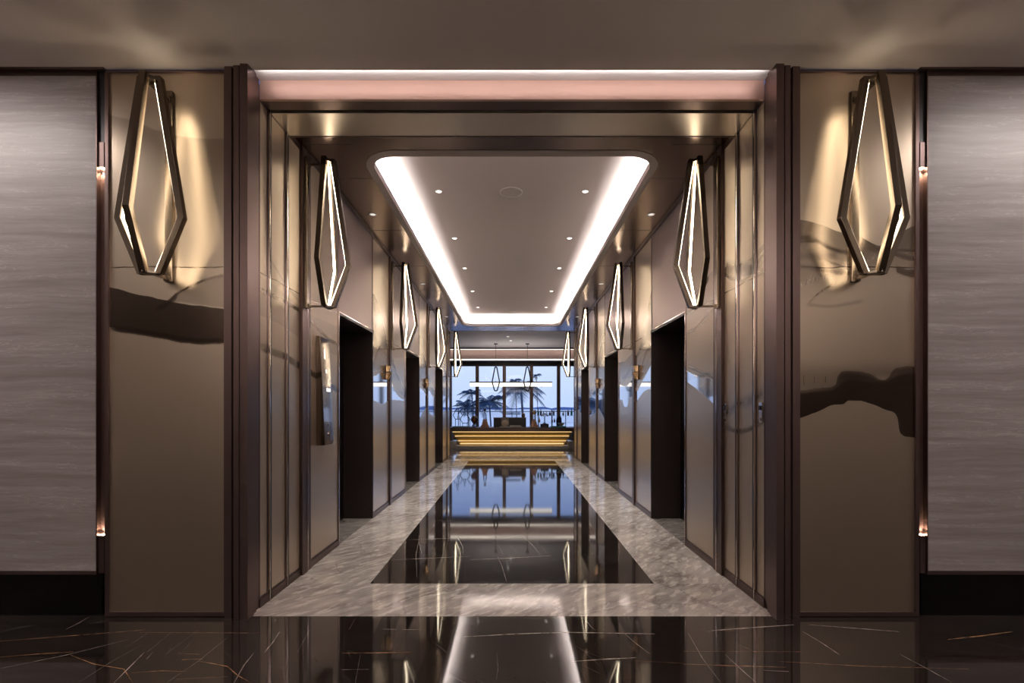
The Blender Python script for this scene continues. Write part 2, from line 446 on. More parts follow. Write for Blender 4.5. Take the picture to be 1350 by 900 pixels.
M['portal_R'] = corridor('etched_portal_right', 3.1, 4.65, [
    ('band', wp((1009,318),(985,342),(955,352),(944,352),(925,375),(905,400)), .008, wp((1009,352),(985,372),(955,392),(944,420),(905,440)), .10, .36),
    ('line', wp((1009,350),(985,355),(955,352)), .03, .05, .55),
    ('line', wp((1009,330),(985,362),(970,368),(953,360)), .008, .02, .45),
    ('line', wp((1009,516),(992,526),(970,535),(953,549)), .015, .06, .42),
    ('line', wp((1009,548),(990,563),(972,567),(953,560)), .008, .02, .45),
    ('line', wp((1009,556),(990,566),(972,570),(953,565)), .005, .015, .4),
    ('line', wp((944,500),(930,493),(915,486),(906,481)), .006, .02, .5),
    ('line', wp((944,491),(930,494),(915,497),(906,500)), .006, .02, .45),
    ('line', wp((940,400),(925,425),(906,440)), .006, .02, .45),
    ('line', wp((935,365),(920,390),(906,402)), .008, .03, .4),
    ('polish', [(3.10,.2),(3.92,.2),(3.95,1.50),(4.25,1.57),(4.58,1.66)], .006, [(3.1,1.3),(3.92,1.3),(3.95,1.32),(4.2,1.42),(4.58,1.55)], .006, 1.0)], .36)
def soft(y0, y1, f): return [(y0+(y1-y0)*a, b) for a, b in f]
M['mid_L'] = corridor('etched_mid_left', 5.7, 7.5, [
    ('band', [(5.7,2.66),(5.9,2.62),(6.1,2.5),(6.3,2.28),(6.45,2.1),(6.62,2.0),(7.0,1.78),(7.45,1.55)], .006, [(5.7,1.70),(6.1,1.74),(6.45,1.66),(6.62,1.62),(7.0,1.52),(7.45,1.43)], .05, .34),
    ('line', [(5.75,1.72),(5.9,1.95),(6.2,2.1),(6.45,2.12)], .012, .03, .6), ('line', [(5.72,2.2),(6.0,2.06),(6.45,1.98)], .008, .02, .5),
    ('line', [(6.62,2.02),(6.9,1.8),(7.45,1.55)], .012, .03, .6),
    ('polish', [(5.7,1.68),(5.85,1.69),(6.0,1.73),(6.12,1.77),(6.22,1.74),(6.32,1.72),(6.45,1.66),(6.62,1.66),(6.8,1.55),(7.1,1.46),(7.45,1.42)], .006,
               [(5.7,1.40),(5.9,1.37),(6.2,1.35),(6.45,1.39),(6.62,1.41),(7.45,1.405)], .006, 1.0)])
M['mid_R'] = corridor('etched_mid_right', 5.7, 7.5, [
    ('band', [(5.7,2.74),(5.78,2.66),(5.95,2.42),(6.2,2.15),(6.45,2.0),(6.62,2.06),(6.85,2.02),(7.1,1.98),(7.45,2.0)], .006, [(5.7,1.8),(6.1,1.64),(6.45,1.55),(6.62,1.7),(7.0,1.7),(7.45,1.72)], .06, .36),
    ('line', [(5.72,2.5),(5.9,2.2),(6.2,2.05),(6.45,1.95)], .01, .03, .55), ('line', [(5.72,2.05),(6.0,1.95),(6.3,1.7),(6.45,1.62)], .015, .04, .55),
    ('line', [(6.62,1.95),(7.0,1.75),(7.45,1.72)], .012, .04, .55),
    ('polish', [(5.7,1.84),(5.9,1.74),(6.1,1.65),(6.45,1.52),(6.62,1.68),(7.0,1.62),(7.45,1.66)], .008,
               [(5.7,1.53),(5.9,1.525),(6.1,1.49),(6.25,1.44),(6.45,1.38),(6.62,1.45),(6.75,1.45),(6.85,1.42),(6.9,1.34),(7.0,1.31),(7.1,1.31),(7.18,1.36),(7.25,1.42),(7.45,1.42)], .006, 1.0)])
for sd_, tops in (('L', (2.62, 2.05)), ('R', (2.66, 1.92))):
    M['far_'+sd_] = corridor('etched_far_'+sd_, 8.55, 10.4, [
        ('band', soft(8.55, 10.4, [(0, tops[0]), (.2, tops[0]-.08), (.35, tops[0]-.4), (.48, tops[1]), (.7, tops[1]-.2), (1, 1.65)]), .006, soft(8.55, 10.4, [(0, 1.66), (.45, 1.55), (.55, 1.62), (1, 1.5)]), .06, .34),
        ('line', soft(8.55, 10.4, [(.02, 1.95), (.2, 1.75), (.45, 1.62)]), .012, .04, .55), ('line', soft(8.55, 10.4, [(.52, 1.95), (.7, 1.75), (1, 1.6)]), .012, .04, .55),
        ('polish', soft(8.55, 10.4, [(0, 1.68), (.25, 1.62), (.45, 1.54), (.55, 1.66), (.8, 1.55), (1, 1.5)]), .008, soft(8.55, 10.4, [(0, 1.06), (.2, 1.2), (.45, 1.30), (.55, 1.22), (1, 1.12)]), .006, 1.0)])
    M['end_'+sd_] = corridor('etched_end_'+sd_, 11.4, 12.9, [
        ('band', soft(11.4, 12.9, [(0, 2.6), (.3, 2.4), (.6, 2.0), (1, 1.8)]), .006, soft(11.4, 12.9, [(0, 1.6), (1, 1.5)]), .06, .34),
        ('polish', soft(11.4, 12.9, [(0, 1.65), (.5, 1.58), (1, 1.6)]), .008, soft(11.4, 12.9, [(0, 1.15), (.5, 1.25), (1, 1.2)]), .006, 1.0)])

# ------------------------------------------------------------------ floors
def vein_strip(mb, pix, wpx, mi):
    P = [Vector((*onfloor(*q), .0004)) for q in pix]
    n = len(P); L = []; R = []
    for i, p in enumerate(P):
        t = (P[min(i+1, n-1)]-P[max(i-1, 0)]).normalized(); q = Vector((-t.y, t.x, 0))
        k = (.6 if mi == 2 else .8)*wpx*p.y/F*(1.0 if 0 < i < n-1 else .35)
        # wider across the view where the strip runs along it
        k *= (1 + 1.6*abs(t.x))
        L.append(mb.bm.verts.new(p+q*k)); R.append(mb.bm.verts.new(p-q*k))
    for i in range(n-1):
        f = mb.bm.faces.new((L[i], R[i], R[i+1], L[i+1])); f.material_index = mi
def z3(ox, oy, s, *pts): return [(ox+a/s, oy+b/s) for a, b in pts]
hf = MB().box(-6.5, 6.5, -2.4, YF, -.10, 0.0)
A = lambda *p: z3(0, 780, 3, *p); B_ = lambda *p: z3(450, 750, 3, *p); D_ = lambda *p: z3(900, 780, 3, *p)
for pts, wd, mi in [
    (A((450,360),(510,300),(570,240)), .55, 1), (A((925,360),(965,290),(1005,240)), .55, 1), (A((580,265),(605,238)), .5, 1), (A((1045,240),(1075,205),(1105,160)), .6, 1),
    (A((260,148),(310,124),(350,100)), .4, 1), (A((1175,240),(1225,150)), .3, 1), (A((0,258),(140,246),(290,237)), .5, 2), (A((0,195),(300,172),(575,150)), .4, 2),
    (A((0,303),(260,250),(500,190)), .25, 1), (A((550,160),(800,162),(1050,162)), .3, 2), (A((705,243),(790,247)), .6, 2), (A((720,268),(800,265)), .7, 2),
    (A((280,250),(370,285),(430,295),(490,305),(525,360)), .4, 2), (A((790,275),(850,285),(900,295),(940,330),(990,358)), .45, 2), (A((520,320),(640,312),(740,315)), .4, 2), (A((700,345),(900,335)), .35, 2),
    (A((310,358),(450,270),(560,210)), .2, 1), (A((600,150),(500,220)), .2, 1), (A((690,150),(580,240)), .22, 1), (A((785,150),(650,250)), .2, 1), (A((660,358),(790,270),(900,180)), .2, 1),
    (B_((0,332),(140,331),(285,328)), .55, 2), (B_((480,268),(690,256),(900,250),(1240,256)), .5, 1), (B_((915,365),(1040,356),(1165,350)), .55, 1), (B_((1160,362),(1350,372)), .35, 2),
    (B_((1110,245),(1160,290),(1220,335)), .3, 1), (B_((970,205),(985,225),(1005,243)), .5, 1), (B_((0,398),(110,396)), .3, 1), (B_((160,237),(320,240)), .4, 1), (B_((55,195),(30,240)), .3, 1), (B_((75,340),(55,450)), .25, 1), (B_((615,330),(620,395),(612,440)), .2, 1),
    (D_((475,157),(540,195),(600,235),(620,248)), .55, 1), (D_((1050,188),(1180,174),(1305,157)), .7, 2), (D_((0,235),(470,237)), .4, 2), (D_((0,285),(200,292),(410,298)), .45, 2), (D_((385,275),(700,293),(1130,305)), .3, 2),
    (D_((860,247),(960,300),(1065,358)), .5, 1), (D_((168,247),(230,305),(290,358)), .45, 1), (D_((115,153),(250,143),(440,130)), .5, 1), (D_((500,130),(700,145),(855,157)), .3, 1), (D_((20,160),(80,265),(150,358)), .25, 1), (D_((320,310),(420,315)), .4, 1)]:
    vein_strip(hf, pts, wd, mi)
hf.box(-6.5, -2.4, YF, 3.3, -.1, 0).box(2.4, 6.5, YF, 3.3, -.1, 0)
struct(hf, 'floor', [M['black_marble'], M['vein_white'], M['vein_gold']], origin=(0, 0, 0))
Y1 = 3.594; IN = 1.05; YE = 11.97; YW = 12.84
o = struct(MB().box(-2.4, 2.4, YF, Y1, -.10, 0), 'floor', M['grey_marble_b'])
for s in (-1, 1):
    struct(MB().box(min(s*IN, s*WX), max(s*IN, s*WX), Y1, YE, -.10, 0), 'floor', M['grey_marble'])
struct(MB().box(-2.4, 2.4, YE, 14.4, -.10, 0), 'floor', M['grey_marble_b'])
inl = MB().box(-IN, IN, Y1, YE, -.10, 0)
Q = lambda *p: z3(420, 600, 3.97, *p)
for pts, wd, mi in [(Q((460,443),(630,436),(795,432)), .25, 1), (Q((820,442),(1000,432),(1190,425)), .25, 1), (Q((370,548),(580,538),(795,528)), .35, 1), (Q((795,546),(1000,538),(1215,525)), .35, 1), (Q((1220,545),(1345,543)), .3, 1),
    (Q((715,415),(740,450),(755,480),(755,520)), .4, 1), (Q((525,415),(525,450),(540,515)), .4, 1), (Q((1060,415),(1120,470),(1160,520)), .35, 1), (Q((1120,430),(1200,515)), .2, 1), (Q((1005,475),(1040,515)), .2, 1), (Q((940,470),(965,515)), .2, 1), (Q((930,515),(960,580),(985,665)), .25, 1),
    (Q((530,420),(510,520),(515,640)), .25, 1), (Q((780,285),(800,325)), .3, 1), (Q((620,340),(700,343)), .3, 1), (Q((770,580),(765,660)), .2, 1)]:
    vein_strip(inl, pts, wd, mi)
struct(inl, 'floor', [M['black_marble'], M['vein_white'], M['vein_gold']], origin=(0, Y1, 0))
struct(MB().box(-7, 7, 14.4, 19.6, -.10, 0).box(-7, -2.4, 12.84, 14.4, -.10, 0).box(2.4, 7, 12.84, 14.4, -.10, 0), 'floor', M['black_marble'])

# ------------------------------------------------------------------ entrance hall shell
HZ = 3.41
box_struct('ceiling', M['hall_ceil'], -6.5, 6.5, -2.4, YF, HZ, HZ+.1)
box_struct('wall_back', M['hall_wall'], -6.6, 6.6, -2.5, -2.4, 0, HZ+.1)
for s, nm in ((-1, 'left'), (1, 'right')):
    x0, x1 = sorted((s*6.5, s*6.6)); box_struct('wall_'+nm, M['hall_wall'], x0, x1, -2.4, 3.3, 0, HZ+.1)

# unseen trim added round the hall fill lamps, and a cornice added for the back one
for x in (-3.95*1.08, 3.95*1.08):
    f = MB(); f.box(x-1.08, x+1.08, 2.245, 2.258, HZ-.012, HZ).box(x-1.08, x+1.08, 2.342, 2.355, HZ-.012, HZ).box(x-1.08, x-1.06, 2.258, 2.342, HZ-.012, HZ).box(x+1.06, x+1.08, 2.258, 2.342, HZ-.012, HZ)
    struct(f, 'trim_36', M['bronze'])
box_struct('trim_37', M['bronze_frame'], -4.6, 4.6, -2.40, -2.12, 2.44, 2.47)
box_struct('trim_38', M['bronze_frame'], -4.6, 4.6, -2.14, -2.12, 2.47, 2.56)
XS = 2.587          # inner edge of stone
for s, nm in ((-1, 'left'), (1, 'right')):
    def bx(a, b): return tuple(sorted((s*a, s*b)))
    # backing wall
    x0, x1 = bx(WX+.13, 6.5); box_struct('wall_'+nm, M['black'], x0, x1, 3.11, 3.25, 0, HZ+.1)
    # stone cladding slab
    x0, x1 = bx(XS, 6.4); box_struct('wall_'+nm, M['travertine'], x0, x1, 3.03, 3.11, .285, 3.372)
    x0, x1 = bx(XS-.02, 6.4); box_struct('baseboard_'+nm, M['black_gloss'], x0, x1, 3.045, 3.11, 0, .262)
    x0, x1 = bx(XS-.006, 6.4); box_struct('trim_1', M['bronze_frame'], x0, x1, 3.022, 3.11, .262, .285)
    x0, x1 = bx(XS-.004, 6.4); box_struct('trim_2', M['bronze'], x0, x1, 3.024, 3.11, 3.372, 3.398)
    x0, x1 = bx(2.53, 6.4); box_struct('trim_3', M['bronze_frame'], x0, x1, 3.005, 3.11, 3.398, HZ)
    # edge bead of stone and post beside the panel
    x0, x1 = bx(XS-.006, XS); box_struct('trim_4', M['bronze'], x0, x1, 3.018, 3.11, .262, 3.398)
    x0, x1 = bx(2.525, 2.543); box_struct('trim_5', M['bronze_frame'], x0, x1, 3.03, 3.11, 0, 3.398)
    # recessed slot back and its blank cover plates
    x0, x1 = bx(2.543, XS-.006); box_struct('trim_6', M['bronze_frame'], x0, x1, 3.048, 3.11, .265, 3.398)
    x0, x1 = bx(2.544, XS-.007); box_struct('trim_7', M['black'], x0, x1, 3.032, 3.048, 2.955, 3.398)
    # slot lamps, one shining down, one up
    for zc, d, txt in ((2.80, -1, 'high'), (.505, 1, 'low')):
        lo, hi = (zc, 2.955) if d < 0 else (.27, zc)
        cx = s*(2.543+XS-.006)/2
        t = empty('slot_light', (cx, 3.036, lo), 'small bronze slot lamp glowing %s at the %s end of the %s slot' % ('downwards' if d < 0 else 'upwards', 'upper' if d < 0 else 'lower', nm), 'light', 'lamps in the wall slots')
        MB().box(cx-.017, cx+.017, 3.026, 3.048, lo, hi).build('body', M['bronze_frame'], t)
        MB().box(cx-.013, cx+.013, 3.028, 3.046, hi if d > 0 else lo-.004, hi+.004 if d > 0 else lo).build('lens', M['slot_led'], t)
        ld = bpy.data.lights.new('slot_lamp', 'SPOT'); ld.energy = 14 if d < 0 else 7; ld.color = (1, .72, .5); ld.spot_size = 1.6; ld.spot_blend = .6; ld.shadow_soft_size = .006
        lo_ = bpy.data.objects.new('slot_lamp', ld); C.objects.link(lo_); lo_.parent = t
        lo_.location = (0, 0, (hi-lo+.012) if d > 0 else -.012); lo_.rotation_euler = (math.pi if d > 0 else 0, 0, 0)
    # decorative panel with frame
    a, b = 1.778, 2.525
    x0, x1 = bx(a, b)
    lab = ('tall champagne metal panel with one dark smoky band, beside the left stone wall' if s < 0 else
           'tall champagne metal panel with brown wisps above a black smoke cloud, beside stone wall')
    t = empty('etched_metal_panel', ((x0+x1)/2, 3.05, 0), lab, 'wall panel', 'etched panels facing the hall')
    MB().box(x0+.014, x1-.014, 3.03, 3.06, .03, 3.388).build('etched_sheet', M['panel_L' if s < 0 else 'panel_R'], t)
    f = MB()
    f.box(x0, x0+.014, 3.018, 3.06, .004, 3.398).box(x1-.014, x1, 3.018, 3.06, .004, 3.398)
    f.box(x0+.014, x1-.014, 3.018, 3.06, .004, .03).box(x0+.014, x1-.014, 3.018, 3.06, 3.388, 3.398)
    f.build('frame', M['bronze_frame'], t)
    # fluted portal frame
    P = [(1.778, 3.11), (1.778, 3.0), (1.735, 3.0), (1.735, 3.03), (1.716, 3.03), (1.716, 2.99), (1.682, 2.99), (1.682, 3.02), (1.668, 3.02), (1.668, 2.975), (1.621, 2.975),
         (1.621, 3.05), (1.633, 3.05), (1.633, 3.10), (1.645, 3.10), (1.645, 3.157), (1.66, 3.157), (1.66, 3.11)]
    struct(MB().prism([(s*x, y) for x, y in P], 0, HZ+.024), 'trim_8', M['bronze_frame'])
# white soffit, rose header, dark soffit, shadow gap, brushed soffit
SZ = 3.435; HB = 3.31
box_struct('ceiling', M['white'], -1.66, 1.66, YF, 3.165, SZ, SZ+.08)
box_struct('trim_9', M['white'], -1.66, 1.66, YF, YF+.004, HZ, SZ)
box_struct('trim_10', M['header_rose'], -1.645, 1.645, 3.165, 3.185, HB, SZ+.05)
box_struct('trim_11', M['bronze'], -1.645, 1.645, 3.185, 3.277, HB, SZ)
box_struct('trim_12', M['black'], -1.645, 1.645, 3.277, 3.311, HB+.02, SZ)
box_struct('trim_13', M['soffit'], -1.645, 1.645, 3.311, 3.588, HB-.002, SZ)
box_struct('trim_14', M['bronze_frame'], -1.645, 1.645, 3.588, 3.60, HB-.006, SZ)
area('soffit_slot_lamp', (0, 3.040, 3.416), (math.radians(180-40), 0, 0), 3.2, 0.008, 3.0, (1, .93, .90))

# ------------------------------------------------------------------ corridor ceiling with rounded cove
CZ = 3.345
def rrect(x, y0, y1, r, n=10):
    pts = []
    for cx, cy, a0 in ((x-r, y0+r, -90), (x-r, y1-r, 0), (-x+r, y1-r, 90), (-x+r, y0+r, 180)):
        for k in range(n+1):
            a = math.radians(a0+90*k/n); pts.append((cx+r*math.cos(a), cy+r*math.sin(a)))
    return pts
def slab_with_hole(name, mat, outer, inner, z0, z1):
    mb = MB(); bm = mb.bm
    rows = []
    for z in (z0, z1):
        O = [bm.verts.new((x, y, z)) for x, y in outer]; I = [bm.verts.new((x, y, z)) for x, y in inner]
        ed = [bm.edges.new((O[i], O[(i+1) % len(O)])) for i in range(len(O))] + [bm.edges.new((I[i], I[(i+1) % len(I)])) for i in range(len(I))]
        bmesh.ops.triangle_fill(bm, edges=ed, use_beauty=True)
        rows.append((O, I))
    for k in (0, 1):
        a, b = rows[0][k], rows[1][k]
        for i in range(len(a)): bm.faces.new((a[i], a[(i+1) % len(a)], b[(i+1) % len(a)], b[i]))
    return struct(mb, name, mat)
OUT = rrect(1.235, 3.855, 12.16, .30); INN = rrect(1.172, 3.945, 12.07, .22)
slab_with_hole('ceiling', M['ceil_metal'], [(-WX, 3.60), (WX, 3.60), (WX, YW), (-WX, YW)], rrect(1.233, 3.857, 12.158, .298), CZ, CZ+.03)
slab_with_hole('trim_15', M['lip'], OUT, INN, CZ-.004, CZ+.055)
slab_with_hole('trim_16', M['lip'], rrect(1.48, 3.62, 12.40, .32), rrect(1.23, 3.86, 12.155, .296), CZ+.03, CZ+.05)
UZ = 3.61
up = MB(); up.box(-1.55, 1.55, 3.55, 12.46, UZ, UZ+.06)
struct(up, 'ceiling', M['ceil'])
sd = MB(); R_ = rrect(1.46, 3.64, 12.38, .30)
for i in range(len(R_)):
    a, b = R_[i], R_[(i+1) % len(R_)]
    vs = [sd.bm.verts.new((*a, CZ+.05)), sd.bm.verts.new((*b, CZ+.05)), sd.bm.verts.new((*b, UZ)), sd.bm.verts.new((*a, UZ))]
    sd.bm.faces.new(vs)
so = struct(sd, 'trim_17', M['ceil']); md = so.modifiers.new('solid', 'SOLIDIFY'); md.thickness = .03; md.offset = -1
# joints across the bronze ceiling
jt = MB()
for yj in (3.77, 4.33, 5.60, 7.0, 8.45, 9.9, 11.3):
    for s in (-1, 1):
        x0, x1 = sorted((s*1.24, s*1.64)); jt.box(x0, x1, yj-.002, yj+.002, CZ-.0012, CZ+.001)
struct(jt, 'trim_18', M['black'])
for s in (-1, 1):   # dark bead where wall meets ceiling
    x0, x1 = sorted((s*(WX-.02), s*WX)); box_struct('trim_19', M['bronze'], x0, x1, 3.93, YW, CZ-.03, CZ)

# ------------------------------------------------------------------ corridor walls
OPEN = [(4.61, 5.71), (7.49, 8.59), (10.37, 11.47)]
DH = 2.185
def run(side, y0, y1, z0, z1, mat, label, group):
    """one etched panel with thin frame, standing on the plinth of the wall"""
    s = side; t = empty('etched_metal_panel', (s*WX, (y0+y1)/2, z0), label, 'wall panel', group)
    x0, x1 = sorted((s*(WX+.001), s*(WX+.02)))
    MB().box(x0, x1, y0+.008, y1-.008, z0+.01, z1-.008).build('etched_sheet', mat, t)
    x0, x1 = sorted((s*(WX-.001), s*(WX+.02)))
    f = MB().box(x0, x1, y0, y0+.010, z0, z1).box(x0, x1, y1-.010, y1, z0, z1).box(x0, x1, y0+.010, y1-.010, z0, z0+.012).box(x0, x1, y0+.010, y1-.010, z1-.010, z1)
    f.build('frame', M['bronze_frame'], t)
    return t
def bar(side, y0, y1, z0, z1, mat, name, proud=.012, depth=.03):
    x0, x1 = sorted((side*(WX-proud), side*(WX+depth))); return box_struct(name, mat, x0, x1, y0, y1, z0, z1)
PL = .055
for s, nm in ((-1, 'left'), (1, 'right')):
    SD = 'L' if s < 0 else 'R'; mat = M['portal_'+SD]
    g = 'etched panels along the %s corridor wall' % nm
    W = 'on the %s corridor wall' % nm
    # backing walls between openings
    prev = 3.157
    for a, b in OPEN+[(YW, YW)]:
        x0, x1 = sorted((s*(WX+.03), s*(WX+.5))); 
        if a > prev: box_struct('wall_'+nm, M['black'], x0, x1, prev, a-.012, 0, CZ+.1)
        x0, x1 = sorted((s*(WX+.03), s*(WX+.5)))
        if b > a: box_struct('wall_'+nm, M['black'], x0, x1, a-.012, b+.012, DH+.03, CZ+.1)
        prev = b+.012
    # portal panels
    for (a, b), txt in (((3.160, 3.268), 'narrow sliver of etched panel next to the portal frame %s'), ((3.304, 3.525), 'etched panel between the two slim dark posts of the portal %s'), ((3.561, 3.765), 'etched panel between slim post and first sconce post %s')):
        run(s, a, b, PL, HB-.003, mat, txt % W, g)
    for a, b in ((3.268, 3.304), (3.525, 3.561)):
        m_ = (a+b)/2
        bar(s, a, a+.008, 0, HB-.003, M['chrome'], 'trim_20', .016)
        bar(s, a+.008, b, 0, HB-.003, M['black'], 'trim_21', .010)
    bar(s, 3.60, 3.765, HB-.003, CZ, M['bronze'], 'trim_35', .002)
    run(s, 3.932, 4.590, PL, CZ-.03, mat, 'etched panel between first sconce post and first lift doorway %s' % W, g)
    bar(s, 3.765, 3.848, 0, 3.34, M['bronze'], 'trim_22', .022)
    bar(s, 3.848, 3.858, 0, 3.34, M['chrome'], 'trim_23', .026)
    bar(s, 3.858, 3.932, 0, 3.34, M['bronze'], 'trim_24', .016)
    nth = ['first', 'second', 'third']
    for k, (a, b) in enumerate(OPEN):
        mid = b+.825 if k < 2 else 12.27
        mat = M[('mid_', 'far_', 'end_')[k]+SD]
        nxt = OPEN[k+1][0] if k < 2 else YW-.02
        run(s, b+.018, mid-.06, PL, CZ-.03, mat, 'etched panel just past the %s lift doorway %s' % (nth[k], W), g)
        run(s, mid+.06, nxt-.018, PL, CZ-.03, mat, ('etched panel just before the %s lift doorway %s' % (nth[k+1], W)) if k < 2 else 'last etched panel before the dining room %s' % W, g)
        bar(s, mid-.06, mid+.02, 0, CZ-.03, M['bronze'], 'trim_25', .022)
        bar(s, mid+.02, mid+.06, 0, CZ-.03, M['bronze_frame'], 'trim_26', .014)
    # plinth rails
    prev = 3.157
    for a, b in OPEN+[(YW, YW)]:
        bar(s, prev, a-.002, 0, PL, M['bronze'], 'baseboard_'+nm, .009)
        prev = b+.002
    # lift doorways
    for k, (a, b) in enumerate(OPEN):
        d = bpy.data.objects.new('door_%d' % (k+1 if s < 0 else k+4), None); C.objects.link(d); d.location = (s*(WX+.1), (a+b)/2, 0)
        d['kind'] = 'structure'
        xi, xo = s*(WX-.004), s*(WX+.335)
        x0, x1 = sorted((xi, xo))
        j = MB(); j.box(x0, x1, a-.010, a, 0, DH).box(x0, x1, b, b+.010, 0, DH).box(x0, x1, a-.010, b+.010, DH, DH+.02)
        j.build('jamb', M['jamb'], d)
        x0, x1 = sorted((s*(WX+.335), s*(WX+.36))); m_ = (a+b)/2
        MB().box(x0, x1, a, m_-.002, 0.004, DH).build('door_leaf', M['door_leaf'], d)
        MB().box(x0, x1, m_+.002, b, 0.004, DH).build('door_leaf', M['door_leaf'], d)
        x0, x1 = sorted((s*(WX-.010), s*(WX+.01)))
        MB().box(x0, x1, a-.018, a-.010, 0, DH+.02).box(x0, x1, b+.010, b+.018, 0, DH+.02).box(x0, x1, a-.018, b+.018, DH+.02, DH+.03).build('edge_trim', M['chrome'], d)
        x0, x1 = sorted((s*(WX+.004), s*(WX+.03)))
        MB().box(x0, x1, a-.016, b+.016, DH+.035, CZ-.03).build('header_panel', M['overdoor'], d)
        x0, x1 = sorted((s*WX, s*(WX+.42))); box_struct('floor', M['recess_marble'], x0, x1, a-.010, b+.010, -.1, 0)

# ------------------------------------------------------------------ wall sconces
ZT, ZK, ZB = 3.246, 2.417, 2.085
def sconce_proto():
    """local frame: wall plane at y=0, room towards -y, z absolute minus ZB"""
    t = bpy.data.objects.new('wall_sconce', None); C.objects.link(t)
    h, k = ZT-ZB, ZK-ZB
    ax = -.168
    MB().box(-.024, .024, -.022, 0, -.005, h+.02).build('back_plate', M['champagne'], t, local=True, bevel=.003)
    b = MB().box(-.008, .008, ax, -.02, h-.045, h-.032).box(-.016, .016, -.034, -.02, h-.055, h-.02)
    b.build('upper_bracket', M['champagne'], t, local=True)
    b = MB().box(-.009, .009, ax, -.02, .004, .018).box(-.018, .018, -.04, -.02, -.004, .026)
    b.build('lower_bracket', M['champagne'], t, local=True)
    for hn, z0, z1 in (('upper_hub', h-.03, h-.012), ('lower_hub', .0, .012)):
        MB().prism([(.07, ax), (.05, ax-.025), (0, ax-.072), (-.05, ax-.025), (-.07, ax), (-.03, ax+.02), (.03, ax+.02)], z0, z1).build(hn, M['champagne'], t, local=True)
    MB().box(-.024, .024, ax-.03, ax+.014, h-.0118, h-.008).build('added_uplight', M['added_glow'], t, local=True)  # added glowing plate that brightens the ceiling above the sconce
    for ang in (0, 180, 270):
        d = Vector((math.cos(math.radians(ang)), math.sin(math.radians(ang)), 0)); q = Vector((-d.y, d.x, 0)); c0 = Vector((0, ax, 0))
        Rt, Rk, Rb = .068, .205, .068
        if ang == 270: Rk = .19
        def sect(r0, r1, hw, z):
            return [c0+d*r0-q*hw+Vector((0,0,z)), c0+d*r1-q*hw+Vector((0,0,z)), c0+d*r1+q*hw+Vector((0,0,z)), c0+d*r0+q*hw+Vector((0,0,z))]
        T = .036; Wd = .019
        leg = MB().loft([sect(Rb-T, Rb, Wd, 0), sect(Rk-T*1.04, Rk, Wd, k), sect(Rt-T, Rt, Wd, h)])
        lo = leg.build('leg', M['champagne'], t, local=True, bevel=.002)
        led = MB().loft([sect(Rb-T-.004, Rb-T-.0006, .006, .02), sect(Rk-T*1.04-.004, Rk-T*1.04-.0006, .009, k), sect(Rt-T-.004, Rt-T-.0006, .006, h-.035)])
        le = led.build('light_strip', M['led'], lo, local=True)
    return t
sp = sconce_proto(); first = True
def place_sconce(x, y, rz, label):
    global first
    o = sp if first else copy_tree(sp); first = False
    o.location = (x, y, ZB); o.rotation_euler = (0, 0, rz)
    tag(o, label, 'wall light', 'faceted brass wall sconces')
place_sconce(-2.13, 3.03, 0, 'brass diamond-shaped sconce on the panel with one dark band, facing the hall')
place_sconce(2.13, 3.03, 0, 'brass diamond-shaped sconce on the panel with brown wisps, facing the hall')
for s, nm in ((-1, 'left'), (1, 'right')):
    for y, txt in ((3.81, 'just before the first lift doorway'), (6.54, 'between first and second lift doorways'), (9.45, 'between second and third lift doorways'), (12.35, 'farthest one, next to the dining room')):
        place_sconce(s*(WX-.024), y, math.pi/2 if s < 0 else -math.pi/2, 'brass diamond sconce, %s corridor wall, %s' % (nm, txt))

# ------------------------------------------------------------------ ceiling fittings
def downlight(x, y, z, r, label, group, power, soft=.02, lens='lens'):
    t = empty('recessed_downlight', (x, y, z-.004), label, 'downlight', group)
    n = 24; ri = r*.72
    mb = MB(); mb.loft([[(x+q*math.cos(2*math.pi*k/n), y+q*math.sin(2*math.pi*k/n), zz) for k in range(n)] for q, zz in ((r, z), (r, z-.003), (r*.94, z-.004), (ri, z-.004), (ri, z-.001))], caps=False)
    mb.build('trim_ring', M['white'], t, smooth=False)
    MB().lathe([(0, -.002), (ri*.98, -.002), (ri*.98, -.001), (0, -.001)], x, y, 20, z).build('lens', M[lens], t)
    ld = bpy.data.lights.new('downlight_lamp', 'SPOT'); ld.energy = power; ld.color = (1, .92, .83); ld.spot_size = math.radians(70); ld.spot_blend = .7; ld.shadow_soft_size = soft
    lo = bpy.data.objects.new('downlight_lamp', ld); C.objects.link(lo); lo.parent = t; lo.location = (0, 0, -.006)
rows = [5.18, 6.61, 8.03, 9.61, 11.16]
nn = ['first', 'second', 'third', 'fourth', 'fifth']
for i, y in enumerate(rows):
    for s, nm in ((-1, 'left'), (1, 'right')):
        downlight(s*.782, y, UZ, .040, 'small round downlight in the raised ceiling, %s from the entrance in the %s row' % (nn[i], nm), 'downlights in the raised ceiling', 120)
for k, (a, b) in enumerate(OPEN):
    for s, nm in ((-1, 'left'), (1, 'right')):
        downlight(s*1.47, (a+b)/2-.03, CZ, .042, 'round downlight in the bronze ceiling above the %s lift doorway, %s side' % (nn[k], nm), 'downlights above the lift doorways', 32, lens='lens_dim')
def speaker(y, label):
    t = empty('ceiling_speaker', (-.01, y, UZ-.01), label, 'speaker', 'round ceiling speakers')
    MB().lathe([(.124, 0), (.124, -.006), (.117, -.009), (.113, -.006), (.113, 0)], -.01, y, 36, UZ).build('rim', M['white'], t, smooth=True)
    MB().lathe([(0, -.003), (.112, -.003), (.112, 0), (0, 0)], -.01, y, 36, UZ).build('grille', M['ceil'], t)
speaker(5.20, 'round white ceiling speaker between the first pair of downlights')
speaker(11.75, 'round white ceiling speaker at the far end of the raised ceiling')

